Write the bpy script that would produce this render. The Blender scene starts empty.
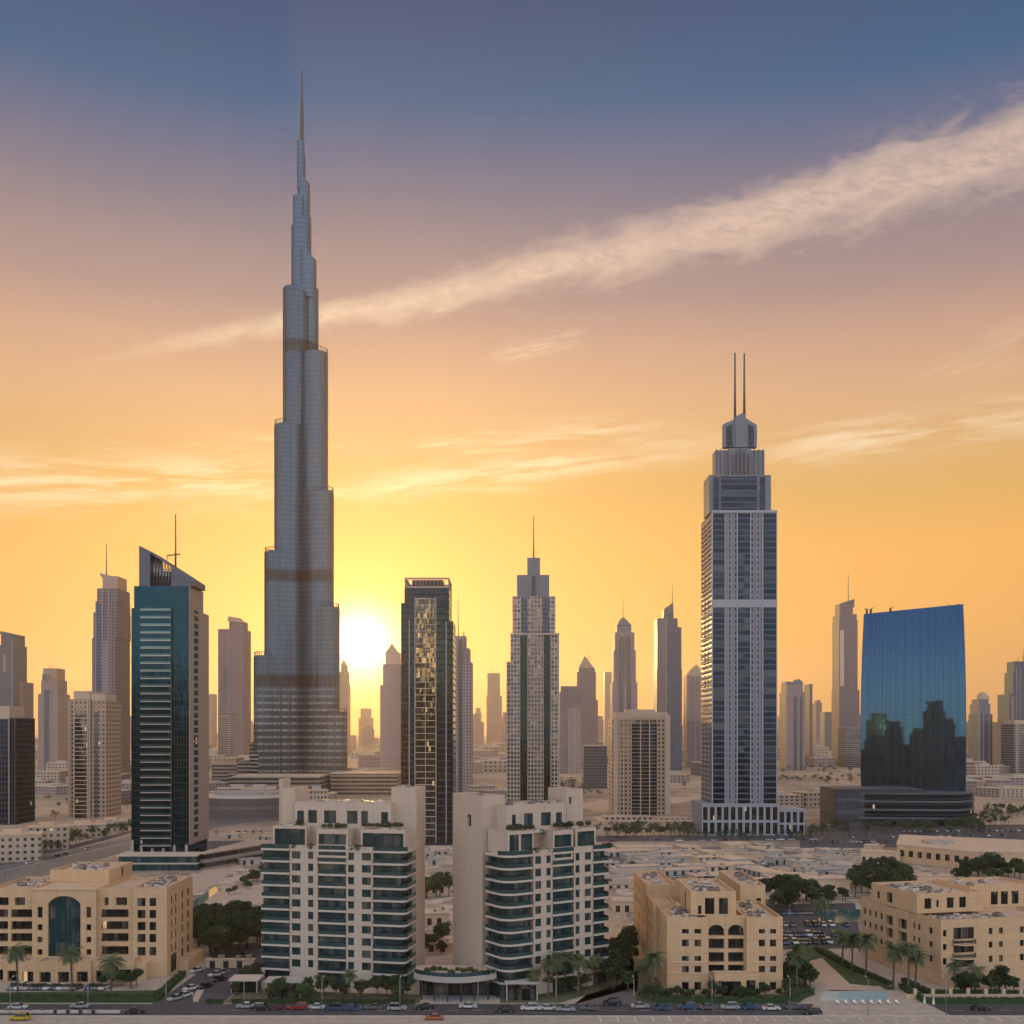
import bpy, math, random
from mathutils import Vector, Matrix
random.seed(7)
C = bpy.context.scene.collection
SC = bpy.context.scene
F, CX, HY, CAMH = 1050.0, 512.0, 730.0, 70.0     # focal length in pixels, centre column, horizon row, eye height

# ------------------------------------------------------------------ camera
cam = bpy.data.cameras.new('camera'); camo = bpy.data.objects.new('camera', cam); C.objects.link(camo)
camo.location = (0, 0, CAMH); camo.rotation_euler = (math.radians(90), 0, 0)
cam.sensor_width = 36; cam.lens = 36*F/1024; cam.shift_y = (HY-512)/1024
cam.clip_start = 1; cam.clip_end = 60000
SC.camera = camo
SC.view_settings.view_transform = 'Standard'; SC.view_settings.look = 'None'
SC.view_settings.exposure = 0.0; SC.view_settings.gamma = 1
SC.cycles.use_denoising = True
SC.cycles.max_bounces = 6; SC.cycles.diffuse_bounces = 3; SC.cycles.glossy_bounces = 3
SC.cycles.transmission_bounces = 2; SC.cycles.volume_bounces = 0
SC.cycles.sample_clamp_indirect = 6
SC.cycles.caustics_reflective = False; SC.cycles.caustics_refractive = False

SUN_AZ = math.atan2(361-CX, F)          # towards +x from straight ahead
SUN_EL = math.radians(4.5)
SUN = Vector((math.sin(SUN_AZ)*math.cos(SUN_EL), math.cos(SUN_AZ)*math.cos(SUN_EL), math.sin(SUN_EL)))

# ------------------------------------------------------------------ node helper
class N:
    def __init__(s, nt): s.nt = nt
    def new(s, t, **k):
        n = s.nt.nodes.new(t)
        for a, b in k.items(): setattr(n, a, b)
        return n
    def put(s, sock, v):
        if isinstance(v, bpy.types.NodeSocket): s.nt.links.new(v, sock)
        elif v is not None: sock.default_value = v
    def m(s, op, a, b=None, c=None, clamp=False):
        n = s.new('ShaderNodeMath', operation=op, use_clamp=clamp)
        s.put(n.inputs[0], a); s.put(n.inputs[1], b); s.put(n.inputs[2], c)
        return n.outputs[0]
    def v(s, op, a, b=None, sc=None):
        n = s.new('ShaderNodeVectorMath', operation=op)
        s.put(n.inputs[0], a); s.put(n.inputs[1], b)
        if sc is not None: s.put(n.inputs['Scale'], sc)
        return n.outputs['Value'] if op in ('DOT_PRODUCT', 'LENGTH') else n.outputs[0]
    def mix(s, f, a, b, blend='MIX'):
        n = s.new('ShaderNodeMix', data_type='RGBA', blend_type=blend)
        s.put(n.inputs[0], f)
        for i, x in ((6, a), (7, b)):
            s.put(n.inputs[i], (*x, 1) if isinstance(x, tuple) and len(x) == 3 else x)
        return n.outputs[2]
    def ramp(s, f, stops, interp='LINEAR'):
        n = s.new('ShaderNodeValToRGB'); cr = n.color_ramp; cr.interpolation = interp
        while len(cr.elements) < len(stops): cr.elements.new(0.5)
        for e, (p, c) in zip(cr.elements, stops): e.position = p; e.color = (*c, 1)
        s.put(n.inputs[0], f); return n.outputs[0]
    def sm(s, x, a, b):
        n = s.new('ShaderNodeMapRange', interpolation_type='SMOOTHSTEP')
        s.put(n.inputs[0], x); n.inputs[1].default_value = a; n.inputs[2].default_value = b
        return n.outputs[0]
    def noise(s, vec, scale, detail=3, rough=.55, dist=0):
        n = s.new('ShaderNodeTexNoise'); s.put(n.inputs['Vector'], vec)
        n.inputs['Scale'].default_value = scale; n.inputs['Detail'].default_value = detail
        n.inputs['Roughness'].default_value = rough; n.inputs['Distortion'].default_value = dist
        return n.outputs[0]
    def xyz(s, x, y, z):
        n = s.new('ShaderNodeCombineXYZ')
        for i, q in enumerate((x, y, z)): s.put(n.inputs[i], q)
        return n.outputs[0]
    def sep(s, v):
        n = s.new('ShaderNodeSeparateXYZ'); s.put(n.inputs[0], v); return n.outputs

def lin(r, g, b):
    f = lambda c: (c/255/12.92 if c/255 <= .04045 else ((c/255+.055)/1.055)**2.4)
    return (f(r), f(g), f(b))

# ------------------------------------------------------------------ sky
W = bpy.data.worlds.new('World'); SC.world = W; W.use_nodes = True
W.node_tree.nodes.clear(); w = N(W.node_tree)
d = w.new('ShaderNodeTexCoord').outputs['Generated']
dx, dy, dz = w.sep(d)
el = w.m('MULTIPLY', w.m('ARCSINE', dz), 180/math.pi)                       # degrees above the horizon
elw = w.m('ADD', el, w.m('MULTIPLY', w.m('SUBTRACT', w.noise(d, 2.2, 3), .5), 2.5))
t = w.m('DIVIDE', w.m('ADD', elw, 5), 95, clamp=True)
P_ = lambda e: (e+5)/95
FR = [(-5, .80, .37, .13)]+[(34.7,0.000,0.058,0.178),(30.9,0.000,0.095,0.238),(28.8,0.077,0.121,0.245),(26.7,0.161,0.158,0.237),(24,0.296,0.221,0.245),(22.2,0.362,0.247,0.245),(19.8,0.551,0.329,0.240),(17.4,0.650,0.382,0.217),(12.3,0.674,0.383,0.096),(9.2,0.880,0.420,0.085),(4.9,0.880,0.420,0.085),(1.6,0.840,0.400,0.100)][::-1]+[(42, .03, .07, .15), (55, .48, .36, .31), (88, .64, .45, .35)]  # zenith stops, out of view, raised bright and warm to light the ground
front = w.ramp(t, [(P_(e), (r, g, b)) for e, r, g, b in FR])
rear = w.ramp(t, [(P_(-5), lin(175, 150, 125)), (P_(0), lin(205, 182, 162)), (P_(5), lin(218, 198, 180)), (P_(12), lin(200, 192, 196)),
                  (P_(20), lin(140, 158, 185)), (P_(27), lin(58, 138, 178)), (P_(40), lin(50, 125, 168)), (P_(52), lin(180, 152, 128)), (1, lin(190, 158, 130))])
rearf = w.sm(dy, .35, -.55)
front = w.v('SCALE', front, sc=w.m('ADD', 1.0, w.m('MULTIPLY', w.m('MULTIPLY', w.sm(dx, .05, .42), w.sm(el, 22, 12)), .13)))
base = w.mix(rearf, front, w.v('SCALE', rear, sc=3.5))  # rear half boosted above the front as fill for the camera-facing walls
# the brightness and colour round the sun
cosa = w.v('DOT_PRODUCT', d, tuple(SUN))
ang = w.m('MULTIPLY', w.m('ARCCOSINE', w.m('MINIMUM', cosa, 1.0)), 180/math.pi)
def expo(a, width, p=1.0):
    q = w.m('POWER', w.m('DIVIDE', a, width), p)
    return w.m('EXPONENT', w.m('MULTIPLY', q, -1.0))
g1 = w.v('SCALE', (1.0, .44, .03), sc=w.m('MULTIPLY', expo(ang, 9.0, 1.3), .22))
g2 = w.v('SCALE', (1.0, .53, .10), sc=w.m('MULTIPLY', expo(ang, 4.2, 1.3), .85))
g3 = w.v('SCALE', (1.0, .86, .5), sc=w.m('MULTIPLY', expo(ang, 1.7, 2.0), 5.0))
glow = w.v('ADD', w.v('ADD', g1, g2), g3)
# the cloud streak, a long thin band across the sky (a great circle), and thin cirrus below it
def ray(px, py): return Vector((px-CX, F, HY-py)).normalized()
A, B = ray(150, 350), ray(1024, 144)
nrm = A.cross(B).normalized(); tan = (B-A*(A.dot(B))).normalized()
if nrm.z < 0: nrm = -nrm
along = w.m('ARCTAN2', w.v('DOT_PRODUCT', d, tuple(tan)), w.v('DOT_PRODUCT', d, tuple(A)))     # radians from A
wv = w.noise(w.xyz(along, 0, 0), 7, 3)
cross = w.m('ADD', w.v('DOT_PRODUCT', d, tuple(nrm)), w.m('MULTIPLY', w.m('SUBTRACT', wv, .5), .022))
bulge = w.m('MULTIPLY', w.m('SINE', w.m('MULTIPLY', along, 4.2)), .010)
cross = w.m('ADD', cross, bulge)
bandv = w.xyz(w.m('MULTIPLY', along, 12.0), w.m('MULTIPLY', cross, 34), 0)
skew = w.xyz(w.m('ADD', w.m('MULTIPLY', along, 60.0), w.m('MULTIPLY', cross, 70)), w.m('MULTIPLY', cross, 90), 0)
n1 = w.noise(bandv, 1.5, 6, .62, .6); n2 = w.noise(skew, 1.2, 6, .66, .5)
halfw = w.m('ADD', .006, w.m('MULTIPLY', w.m('MAXIMUM', along, 0.0), .034))
edge = w.m('DIVIDE', w.m('ABSOLUTE', cross), halfw)
edge = w.m('ADD', edge, w.m('MULTIPLY', w.m('SUBTRACT', n1, .5), 1.9))
edge = w.m('ADD', edge, w.m('MULTIPLY', w.m('SUBTRACT', n2, .5), 1.3))
band = w.m('MULTIPLY', w.sm(edge, 1.5, .1), w.sm(along, -.09, .16))
band = w.m('MULTIPLY', band, w.m('ADD', .52, w.m('MULTIPLY', w.sm(n2, .3, .65), .42)))
band = w.m('MULTIPLY', band, w.sm(along, 1.3, .9))
cf = w.sm(el, 12, 27)
ccol = w.mix(cf, (1.0, .80, .46), (.72, .52, .42))
def streak(p0, p1, hw, seed, fade=.12, lo=.42, hi=.7, k=1.0):
    a_, b_ = ray(*p0), ray(*p1); nn = a_.cross(b_).normalized(); tt = (b_-a_*(a_.dot(b_))).normalized(); L = math.acos(a_.dot(b_))
    al = w.m('ARCTAN2', w.v('DOT_PRODUCT', d, tuple(tt)), w.v('DOT_PRODUCT', d, tuple(a_)))
    wob = w.m('MULTIPLY', w.m('SUBTRACT', w.noise(w.xyz(al, seed, 0), 6, 2), .5), min(hw*1.2, .010))
    cr = w.m('ADD', w.v('DOT_PRODUCT', d, tuple(nn)), wob)
    tx = w.noise(w.xyz(w.m('MULTIPLY', al, 9.0), w.m('MULTIPLY', cr, 80.0), seed), 1.0, 5, .66, .25)
    core = w.m('EXPONENT', w.m('MULTIPLY', w.m('POWER', w.m('DIVIDE', w.m('ABSOLUTE', cr), hw), 2.0), -1.0))
    ends = w.m('MULTIPLY', w.sm(al, -.02, fade), w.sm(al, L+.02, L-fade))
    return w.m('MULTIPLY', w.m('MULTIPLY', w.m('MULTIPLY', core, ends), w.sm(tx, lo, hi)), k)
S_ = [streak((-60, 486), (300, 478), .022, 1.3, .05, .36, .62), streak((-60, 494), (560, 490), .006, 4.1, .1, .34, .6, .8), streak((300, 500), (760, 436), .012, 2.2, .12, .34, .6),
      streak((340, 455), (720, 424), .014, 6.4, .12, .40, .66, .8), streak((740, 458), (1100, 402), .016, 8.8, .1, .36, .64), streak((60, 440), (420, 456), .012, 9.7, .12, .42, .68, .6), streak((495, 356), (585, 334), .007, 3.9, .03, .4, .6, .6), streak((920, 385), (1060, 325), .014, 5.5, .05, .44, .7, .6)]
stk = S_[0]
for q_ in S_[1:]: stk = w.m('MAXIMUM', stk, q_)
sky = w.mix(band, base, ccol)
sky = w.mix(w.m('MULTIPLY', stk, .75), sky, (1.0, .82, .55))
sky = w.v('ADD', sky, glow)
st = w.new('ShaderNodeTexSky', sky_type='NISHITA', sun_disc=False, sun_elevation=SUN_EL, sun_rotation=SUN_AZ)
st.dust_density = 3
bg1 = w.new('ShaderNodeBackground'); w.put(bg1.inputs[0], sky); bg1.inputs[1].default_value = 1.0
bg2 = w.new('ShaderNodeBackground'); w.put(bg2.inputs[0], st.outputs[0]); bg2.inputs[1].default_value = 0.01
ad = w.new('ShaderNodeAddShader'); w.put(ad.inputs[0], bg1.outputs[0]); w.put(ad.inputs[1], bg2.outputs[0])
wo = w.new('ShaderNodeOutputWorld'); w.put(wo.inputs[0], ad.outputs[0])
W.cycles.sampling_method = 'MANUAL'; W.cycles.sample_map_resolution = 1024

# ------------------------------------------------------------------ sun
sl = bpy.data.lights.new('sun', 'SUN'); so = bpy.data.objects.new('sun', sl); C.objects.link(so)
sl.energy = 2.4; sl.angle = math.radians(2.0); sl.color = (1.0, .57, .20)
so.rotation_euler = SUN.to_track_quat('Z', 'Y').to_euler()
HAZE_D = 0.75e-4

# ------------------------------------------------------------------ materials
MAT = {}
def _mat(name):
    m = bpy.data.materials.new(name); m.use_nodes = True; m.node_tree.nodes.clear()
    n = N(m.node_tree); b = n.new('ShaderNodeBsdfPrincipled'); o = n.new('ShaderNodeOutputMaterial')
    n.put(o.inputs[0], b.outputs[0]); MAT[name] = m
    return m, n, b
def plain(name, col, rough=.8, metal=0, vary=.15, scale=.35, streak=0, bump=0, joints=0):
    """paint, stone, render: base colour with patches of wear"""
    m, n, b = _mat(name); co = n.new('ShaderNodeTexCoord').outputs['Object']
    x, y, z = n.sep(co)
    a = n.noise(co, scale, 5, .6)
    f = n.m('ADD', 1-vary, n.m('MULTIPLY', a, 2*vary))
    if streak:
        s = n.noise(n.xyz(n.m('MULTIPLY', x, 1.1), n.m('MULTIPLY', y, 1.1), n.m('MULTIPLY', z, .07)), 1.0, 4, .65)
        f = n.m('MULTIPLY', f, n.m('ADD', 1-streak, n.m('MULTIPLY', s, 2*streak)))
    if joints:
        jz = n.m('LESS_THAN', n.m('FRACT', n.m('DIVIDE', z, joints)), .035); ju = n.m('LESS_THAN', n.m('FRACT', n.m('DIVIDE', n.m('ADD', x, y), joints*.8)), .03)
        f = n.m('MULTIPLY', f, n.m('SUBTRACT', 1.0, n.m('MULTIPLY', n.m('MAXIMUM', jz, ju), .22)))
    n.put(b.inputs['Base Color'], n.v('SCALE', col, sc=f))
    b.inputs['Roughness'].default_value = rough; b.inputs['Metallic'].default_value = metal
    if bump:
        bn = n.new('ShaderNodeBump'); bn.inputs['Strength'].default_value = bump; n.put(bn.inputs['Height'], n.noise(co, scale*8, 4)); n.put(b.inputs['Normal'], bn.outputs[0])
    return m
def fac(name, wall, glass, bay, fl, fu=.55, fv=.5, rough=.12, metal=.6, wrough=.75, lit=.0, vary=.5, tilt=.008, band=None, v0=.25, dark=None, curve=False, groups=0):
    """a facade with a real rhythm of windows; a room's blinds and a pane's tilt differ from one window to the next"""
    m, n, b = _mat(name); tc = n.new('ShaderNodeTexCoord')
    x, y, z = n.sep(tc.outputs['Object']); nx, ny, nz = n.sep(tc.outputs['Normal'])
    side = n.m('GREATER_THAN', n.m('ABSOLUTE', nx), n.m('ABSOLUTE', ny))
    u = n.m('ADD', n.m('MULTIPLY', x, n.m('SUBTRACT', 1.0, side)), n.m('MULTIPLY', y, side))
    if curve: u = n.m('MULTIPLY', n.m('ARCTAN2', ny, nx), curve)
    uu = n.m('DIVIDE', n.m('ADD', u, 1000.0*bay), bay); vv = n.m('DIVIDE', z, fl)
    fu_ = n.m('FRACT', uu); fv_ = n.m('FRACT', vv)
    mu = n.m('LESS_THAN', n.m('ABSOLUTE', n.m('SUBTRACT', fu_, .5)), fu/2)
    mv = n.m('MULTIPLY', n.m('GREATER_THAN', fv_, v0), n.m('LESS_THAN', fv_, min(v0+fv, 1.1)))
    flat = n.m('LESS_THAN', n.m('ABSOLUTE', nz), .5)
    mask = n.m('MULTIPLY', n.m('MULTIPLY', mu, mv), flat)
    wn = n.new('ShaderNodeTexWhiteNoise', noise_dimensions='3D')
    n.put(wn.inputs['Vector'], n.xyz(n.m('FLOOR', uu), n.m('FLOOR', vv), n.m('ADD', n.m('MULTIPLY', side, 5.0), n.m('MULTIPLY', n.new('ShaderNodeObjectInfo').outputs['Random'], 97.0))))
    rnd = wn.outputs['Value']; rc = wn.outputs['Color']
    gcol = n.mix(n.m('MULTIPLY', n.m('POWER', rnd, 3.0), vary), glass, (min(wall[0]*.9, .5), min(wall[1]*.9, .45), min(wall[2]*.9, .4)))
    pn = n.noise(tc.outputs['Object'], .08, 4); 
    stv = n.noise(n.xyz(n.m('MULTIPLY', x, .6), n.m('MULTIPLY', y, .6), n.m('MULTIPLY', z, .03)), 1.0, 4)
    wcol = n.v('SCALE', wall, sc=n.m('ADD', .72, n.m('MULTIPLY', n.m('ADD', pn, stv), .28)))
    if band:                                            # one floor in so many has louvres in place of glass
        bm_ = n.m('LESS_THAN', n.m('FRACT', n.m('DIVIDE', vv, float(band))), 1.2/band)
        mask = n.m('MULTIPLY', mask, n.m('SUBTRACT', 1.0, bm_))
        wcol = n.mix(bm_, wcol, dark or tuple(c*.5 for c in wall))
    n.put(b.inputs['Base Color'], n.mix(mask, wcol, gcol))
    n.put(b.inputs['Roughness'], n.m('ADD', wrough, n.m('MULTIPLY', mask, rough-wrough)))
    n.put(b.inputs['Metallic'], n.m('MULTIPLY', mask, metal)); b.inputs['Specular IOR Level'].default_value = .25
    gm_ = max(glass); b.inputs['Specular Tint'].default_value = (min(1, glass[0]/gm_+.15), min(1, glass[1]/gm_+.1), 1, 1)
    n.put(b.inputs['Specular Tint'], n.mix(mask, (1.0, 1.0, 1.0), tuple(min(1.0, g_/gm_+.1) for g_ in glass)))
    if tilt:
        geo = n.new('ShaderNodeNewGeometry')
        t_ = n.v('SCALE', n.v('SUBTRACT', rc, (.5, .5, .5)), sc=n.m('MULTIPLY', mask, tilt*2))
        n.put(b.inputs['Normal'], n.v('NORMALIZE', n.v('ADD', geo.outputs['Normal'], t_)))
    if lit:
        on = n.m('MULTIPLY', n.m('GREATER_THAN', n.sep(rc)[1], 1-lit), mask)
        b.inputs['Emission Color'].default_value = (1, .72, .38, 1); n.put(b.inputs['Emission Strength'], n.m('MULTIPLY', on, .6))
    return m
def glassm(name, col, rough=.06, metal=.6, cell=(1.6, 3.3), tilt=.01, vary=.6, frame=None, fw=.06, lit=0):
    """window glass: each pane tilts a little and shows a little of the room or blind behind it"""
    f = fac(name, frame or (.34, .33, .30), col, cell[0], cell[1], 1-2*fw if frame else 1.0, 1-fw*2 if frame else 1.2, rough, metal, .5, lit, vary, tilt, v0=fw if frame else -.1)
    return f

# ------------------------------------------------------------------ mesh builder
class MB:
    def __init__(s): s.v = []; s.f = []; s.m = []; s.s = []
    def add(s, vs, fs, m=0, sm=False):
        o = len(s.v); s.v += [tuple(p) for p in vs]
        for f in fs: s.f.append(tuple(i+o for i in f)); s.m.append(m); s.s.append(sm)
        return s
    def box(s, x0, y0, z0, x1, y1, z1, m=0):
        if x1 < x0: x0, x1 = x1, x0
        if y1 < y0: y0, y1 = y1, y0
        return s.add([(x0,y0,z0),(x1,y0,z0),(x1,y1,z0),(x0,y1,z0),(x0,y0,z1),(x1,y0,z1),(x1,y1,z1),(x0,y1,z1)],
                     [(0,3,2,1),(4,5,6,7),(0,1,5,4),(1,2,6,5),(2,3,7,6),(3,0,4,7)], m)
    def prism(s, poly, z0, z1, m=0, sm=False, top=None, mt=None):
        """poly counter-clockwise seen from above; z1 may be a function of (x, y); top a second outline"""
        n = len(poly); q = top or poly
        zf = z1 if callable(z1) else (lambda x, y: z1)
        vs = [(x, y, z0) for x, y in poly]+[(x, y, zf(x, y)) for x, y in q]
        s.add(vs, [(i, (i+1) % n, n+(i+1) % n, n+i) for i in range(n)], m, sm)
        s.add(vs[n:], [tuple(range(n))], m if mt is None else mt); s.add(vs[:n], [tuple(range(n-1, -1, -1))], m)
        return s
    def cyl(s, x, y, r, z0, z1, n=16, m=0, r1=None, sm=True):
        c = [(x+r*math.cos(2*math.pi*i/n), y+r*math.sin(2*math.pi*i/n)) for i in range(n)]
        r1 = r if r1 is None else r1
        tp = [(x+r1*math.cos(2*math.pi*i/n), y+r1*math.sin(2*math.pi*i/n)) for i in range(n)]
        return s.prism(c, z0, z1, m, sm, top=tp)
    def tube(s, p, q, r, r1=None, n=6, m=0):
        p, q = Vector(p), Vector(q); d = (q-p).normalized(); r1 = r if r1 is None else r1
        a = d.orthogonal().normalized(); b = d.cross(a)
        vs = [p+(a*math.cos(t)+b*math.sin(t))*r for t in [2*math.pi*i/n for i in range(n)]]
        vs += [q+(a*math.cos(t)+b*math.sin(t))*r1 for t in [2*math.pi*i/n for i in range(n)]]
        return s.add(vs, [(i, (i+1) % n, n+(i+1) % n, n+i) for i in range(n)]+[tuple(range(n-1, -1, -1)), tuple(range(n, 2*n))], m, True)
    def mesh(s, name, mats):
        me = bpy.data.meshes.new(name); me.from_pydata(s.v, [], s.f)
        for a in (mats if isinstance(mats, (list, tuple)) else [mats]): me.materials.append(MAT[a] if isinstance(a, str) else a)
        me.polygons.foreach_set('material_index', s.m); me.polygons.foreach_set('use_smooth', s.s); me.update()
        return me
    def build(s, name, mats, parent=None, label=None):
        o = bpy.data.objects.new(name, s.mesh(name, mats)); C.objects.link(o)
        if parent: o.parent = parent
        if label: o['label'] = label
        return o

def thing(name, label, cat, loc=(0, 0, 0), rz=0, group=None):
    o = bpy.data.objects.new(name, None); C.objects.link(o); o.location = loc; o.rotation_euler = (0, 0, rz)
    o.empty_display_size = 1
    o['label'] = label; o['category'] = cat; o['kind'] = 'thing'
    if group: o['group'] = group
    return o
def tag(o, label, cat, group=None, kind='thing'):
    o['label'] = label; o['category'] = cat; o['kind'] = kind
    if group: o['group'] = group
    return o
def struct(o, kind='structure'): o['kind'] = kind; return o
def copy_thing(r, loc, rz=0, sc=1.0, label=None, group=None):
    kids = list(r.children); c = r.copy(); C.objects.link(c); c.location = loc; c.rotation_euler = (0, 0, rz); c.scale = (sc, sc, sc)
    if label: c['label'] = label
    if group: c['group'] = group
    for k in kids:
        q = k.copy(); C.objects.link(q); q.parent = c
        for g in k.children:
            h = g.copy(); C.objects.link(h); h.parent = q
    return c

def X(px, D): return (px-CX)/F*D
def Z(py, D): return CAMH-(py-HY)/F*D
def G(px, py, z=0):                       # point of the ground (or of height z) seen at a pixel
    D = (CAMH-z)*F/(py-HY); return (X(px, D), D)

class Rep:
    """many alike parts of one thing: the 100 that matter most as parts, the rest as one part"""
    def __init__(s, root, name, mats, top=100): s.r, s.n, s.mats, s.top = root, name, mats, top; s.items = []; s.cache = {}
    def add(s, key, maker, M, w=1.0): s.items.append((key, maker, M, w))
    def flush(s):
        s.items.sort(key=lambda t: -t[3]); rest = MB()
        for i, (key, maker, M, w) in enumerate(s.items):
            if key not in s.cache: s.cache[key] = (maker(), None)
            mb, me = s.cache[key]
            if i < s.top:
                if me is None: me = mb.mesh(s.n, s.mats); s.cache[key] = (mb, me)
                o = bpy.data.objects.new(s.n, me); C.objects.link(o); o.parent = s.r; o.matrix_local = M
            else:
                o0 = len(rest.v); rest.v += [tuple(M @ Vector(p)) for p in mb.v]
                rest.f += [tuple(a+o0 for a in f) for f in mb.f]; rest.m += mb.m; rest.s += mb.s
        if rest.v:
            o = rest.build(s.n, s.mats, s.r); o['kind'] = 'stuff'

def pane_maker(w_, h_, arch=False, mull=1.3, trans=None, rail=False):
    """glass, frame and bars of one window, lower left corner at the origin, outside towards -y"""
    def f():
        b = MB(); t_ = .07
        if arch:
            n = 12; pts = []
            r = w_/2; hh = max(h_-r*arch, .1)
            out = [(0, 0), (w_, 0)]+[(w_/2+r*math.cos(a), hh+r*arch*math.sin(a)) for a in [math.pi*i/n for i in range(n+1)]]
            k = len(out); b.add([(x, .06, z) for x, z in out]+[(x, 0, z) for x, z in out], [tuple(range(k, 2*k))]+[(i, (i+1) % k, k+(i+1) % k, k+i) for i in range(k)], 0)
        else:
            b.box(0, 0, 0, w_, .06, h_, 0)
        for x0, z0, x1, z1 in ((0, 0, w_, t_), (0, h_-t_, w_, h_), (0, 0, t_, h_), (w_-t_, 0, w_, h_)):
            if arch and (z0 > 0 or h_-z0 > 0 and x0 >= 0 and z1 == h_): continue
            b.box(x0, -.05, z0, x1, -.002, z1, 1)
        nm = max(1, int(round(w_/mull)))
        for i in range(1, nm): b.box(w_*i/nm-.035, -.055, .07, w_*i/nm+.035, -.003, h_-.07-(w_*.18*arch if arch else 0), 1)
        if trans:
            nt_ = max(1, int(round(h_/trans)))
            for i in range(1, nt_): b.box(.07, -.05, h_*i/nt_-.03, w_-.07, -.004, h_*i/nt_+.03, 1)
        return b
    return f

def wall_face(mb, O, U, Nn, W_, H_, ops, depth, m=0, vrel=None):
    """one wall W_ x H_ with real openings (u0, u1, v0, v1) and reveals, from corner O along U, outside Nn"""
    O, U, Nn = Vector(O), Vector(U), Vector(Nn); K = Vector((0, 0, 1))
    P = lambda u, v, d=0: tuple(O+U*u+K*v-Nn*d)
    us = sorted({0, W_, *[round(o[i], 3) for o in ops for i in (0, 1)]}); vs = sorted({0, H_, *[round(o[i], 3) for o in ops for i in (2, 3)]})
    ui = {a: i for i, a in enumerate(us)}; vi = {a: i for i, a in enumerate(vs)}
    grid = [[0]*len(us) for _ in vs]
    for a, b, c, e in ops:
        for j in range(vi[round(c, 3)], vi[round(e, 3)]):
            for i in range(ui[round(a, 3)], ui[round(b, 3)]): grid[j][i] = 1
    for j in range(len(vs)-1):
        i = 0
        while i < len(us)-1:
            if grid[j][i]: i += 1; continue
            k = i
            while k < len(us)-1 and not grid[j][k]: k += 1
            mb.add([P(us[i], vs[j]), P(us[k], vs[j]), P(us[k], vs[j+1]), P(us[i], vs[j+1])], [(0, 1, 2, 3)], m); i = k
    for a, b, c, e in ops:
        q = [(a, c), (b, c), (b, e), (a, e)]
        vsx = [P(u, v) for u, v in q]+[P(u, v, depth) for u, v in q]
        mb.add(vsx, [(0, 4, 5, 1), (1, 5, 6, 2), (2, 6, 7, 3), (3, 7, 4, 0)], m)

def clampops(ops, W_, H_):
    out = []
    for a, b, c, e in ops:
        a, b, c, e = round(max(a, .15), 3), round(min(b, W_-.15), 3), round(max(c, .02), 3), round(min(e, H_-.15), 3)
        if b-a > .2 and e-c > .2: out.append((a, b, c, e))
    return out

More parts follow.
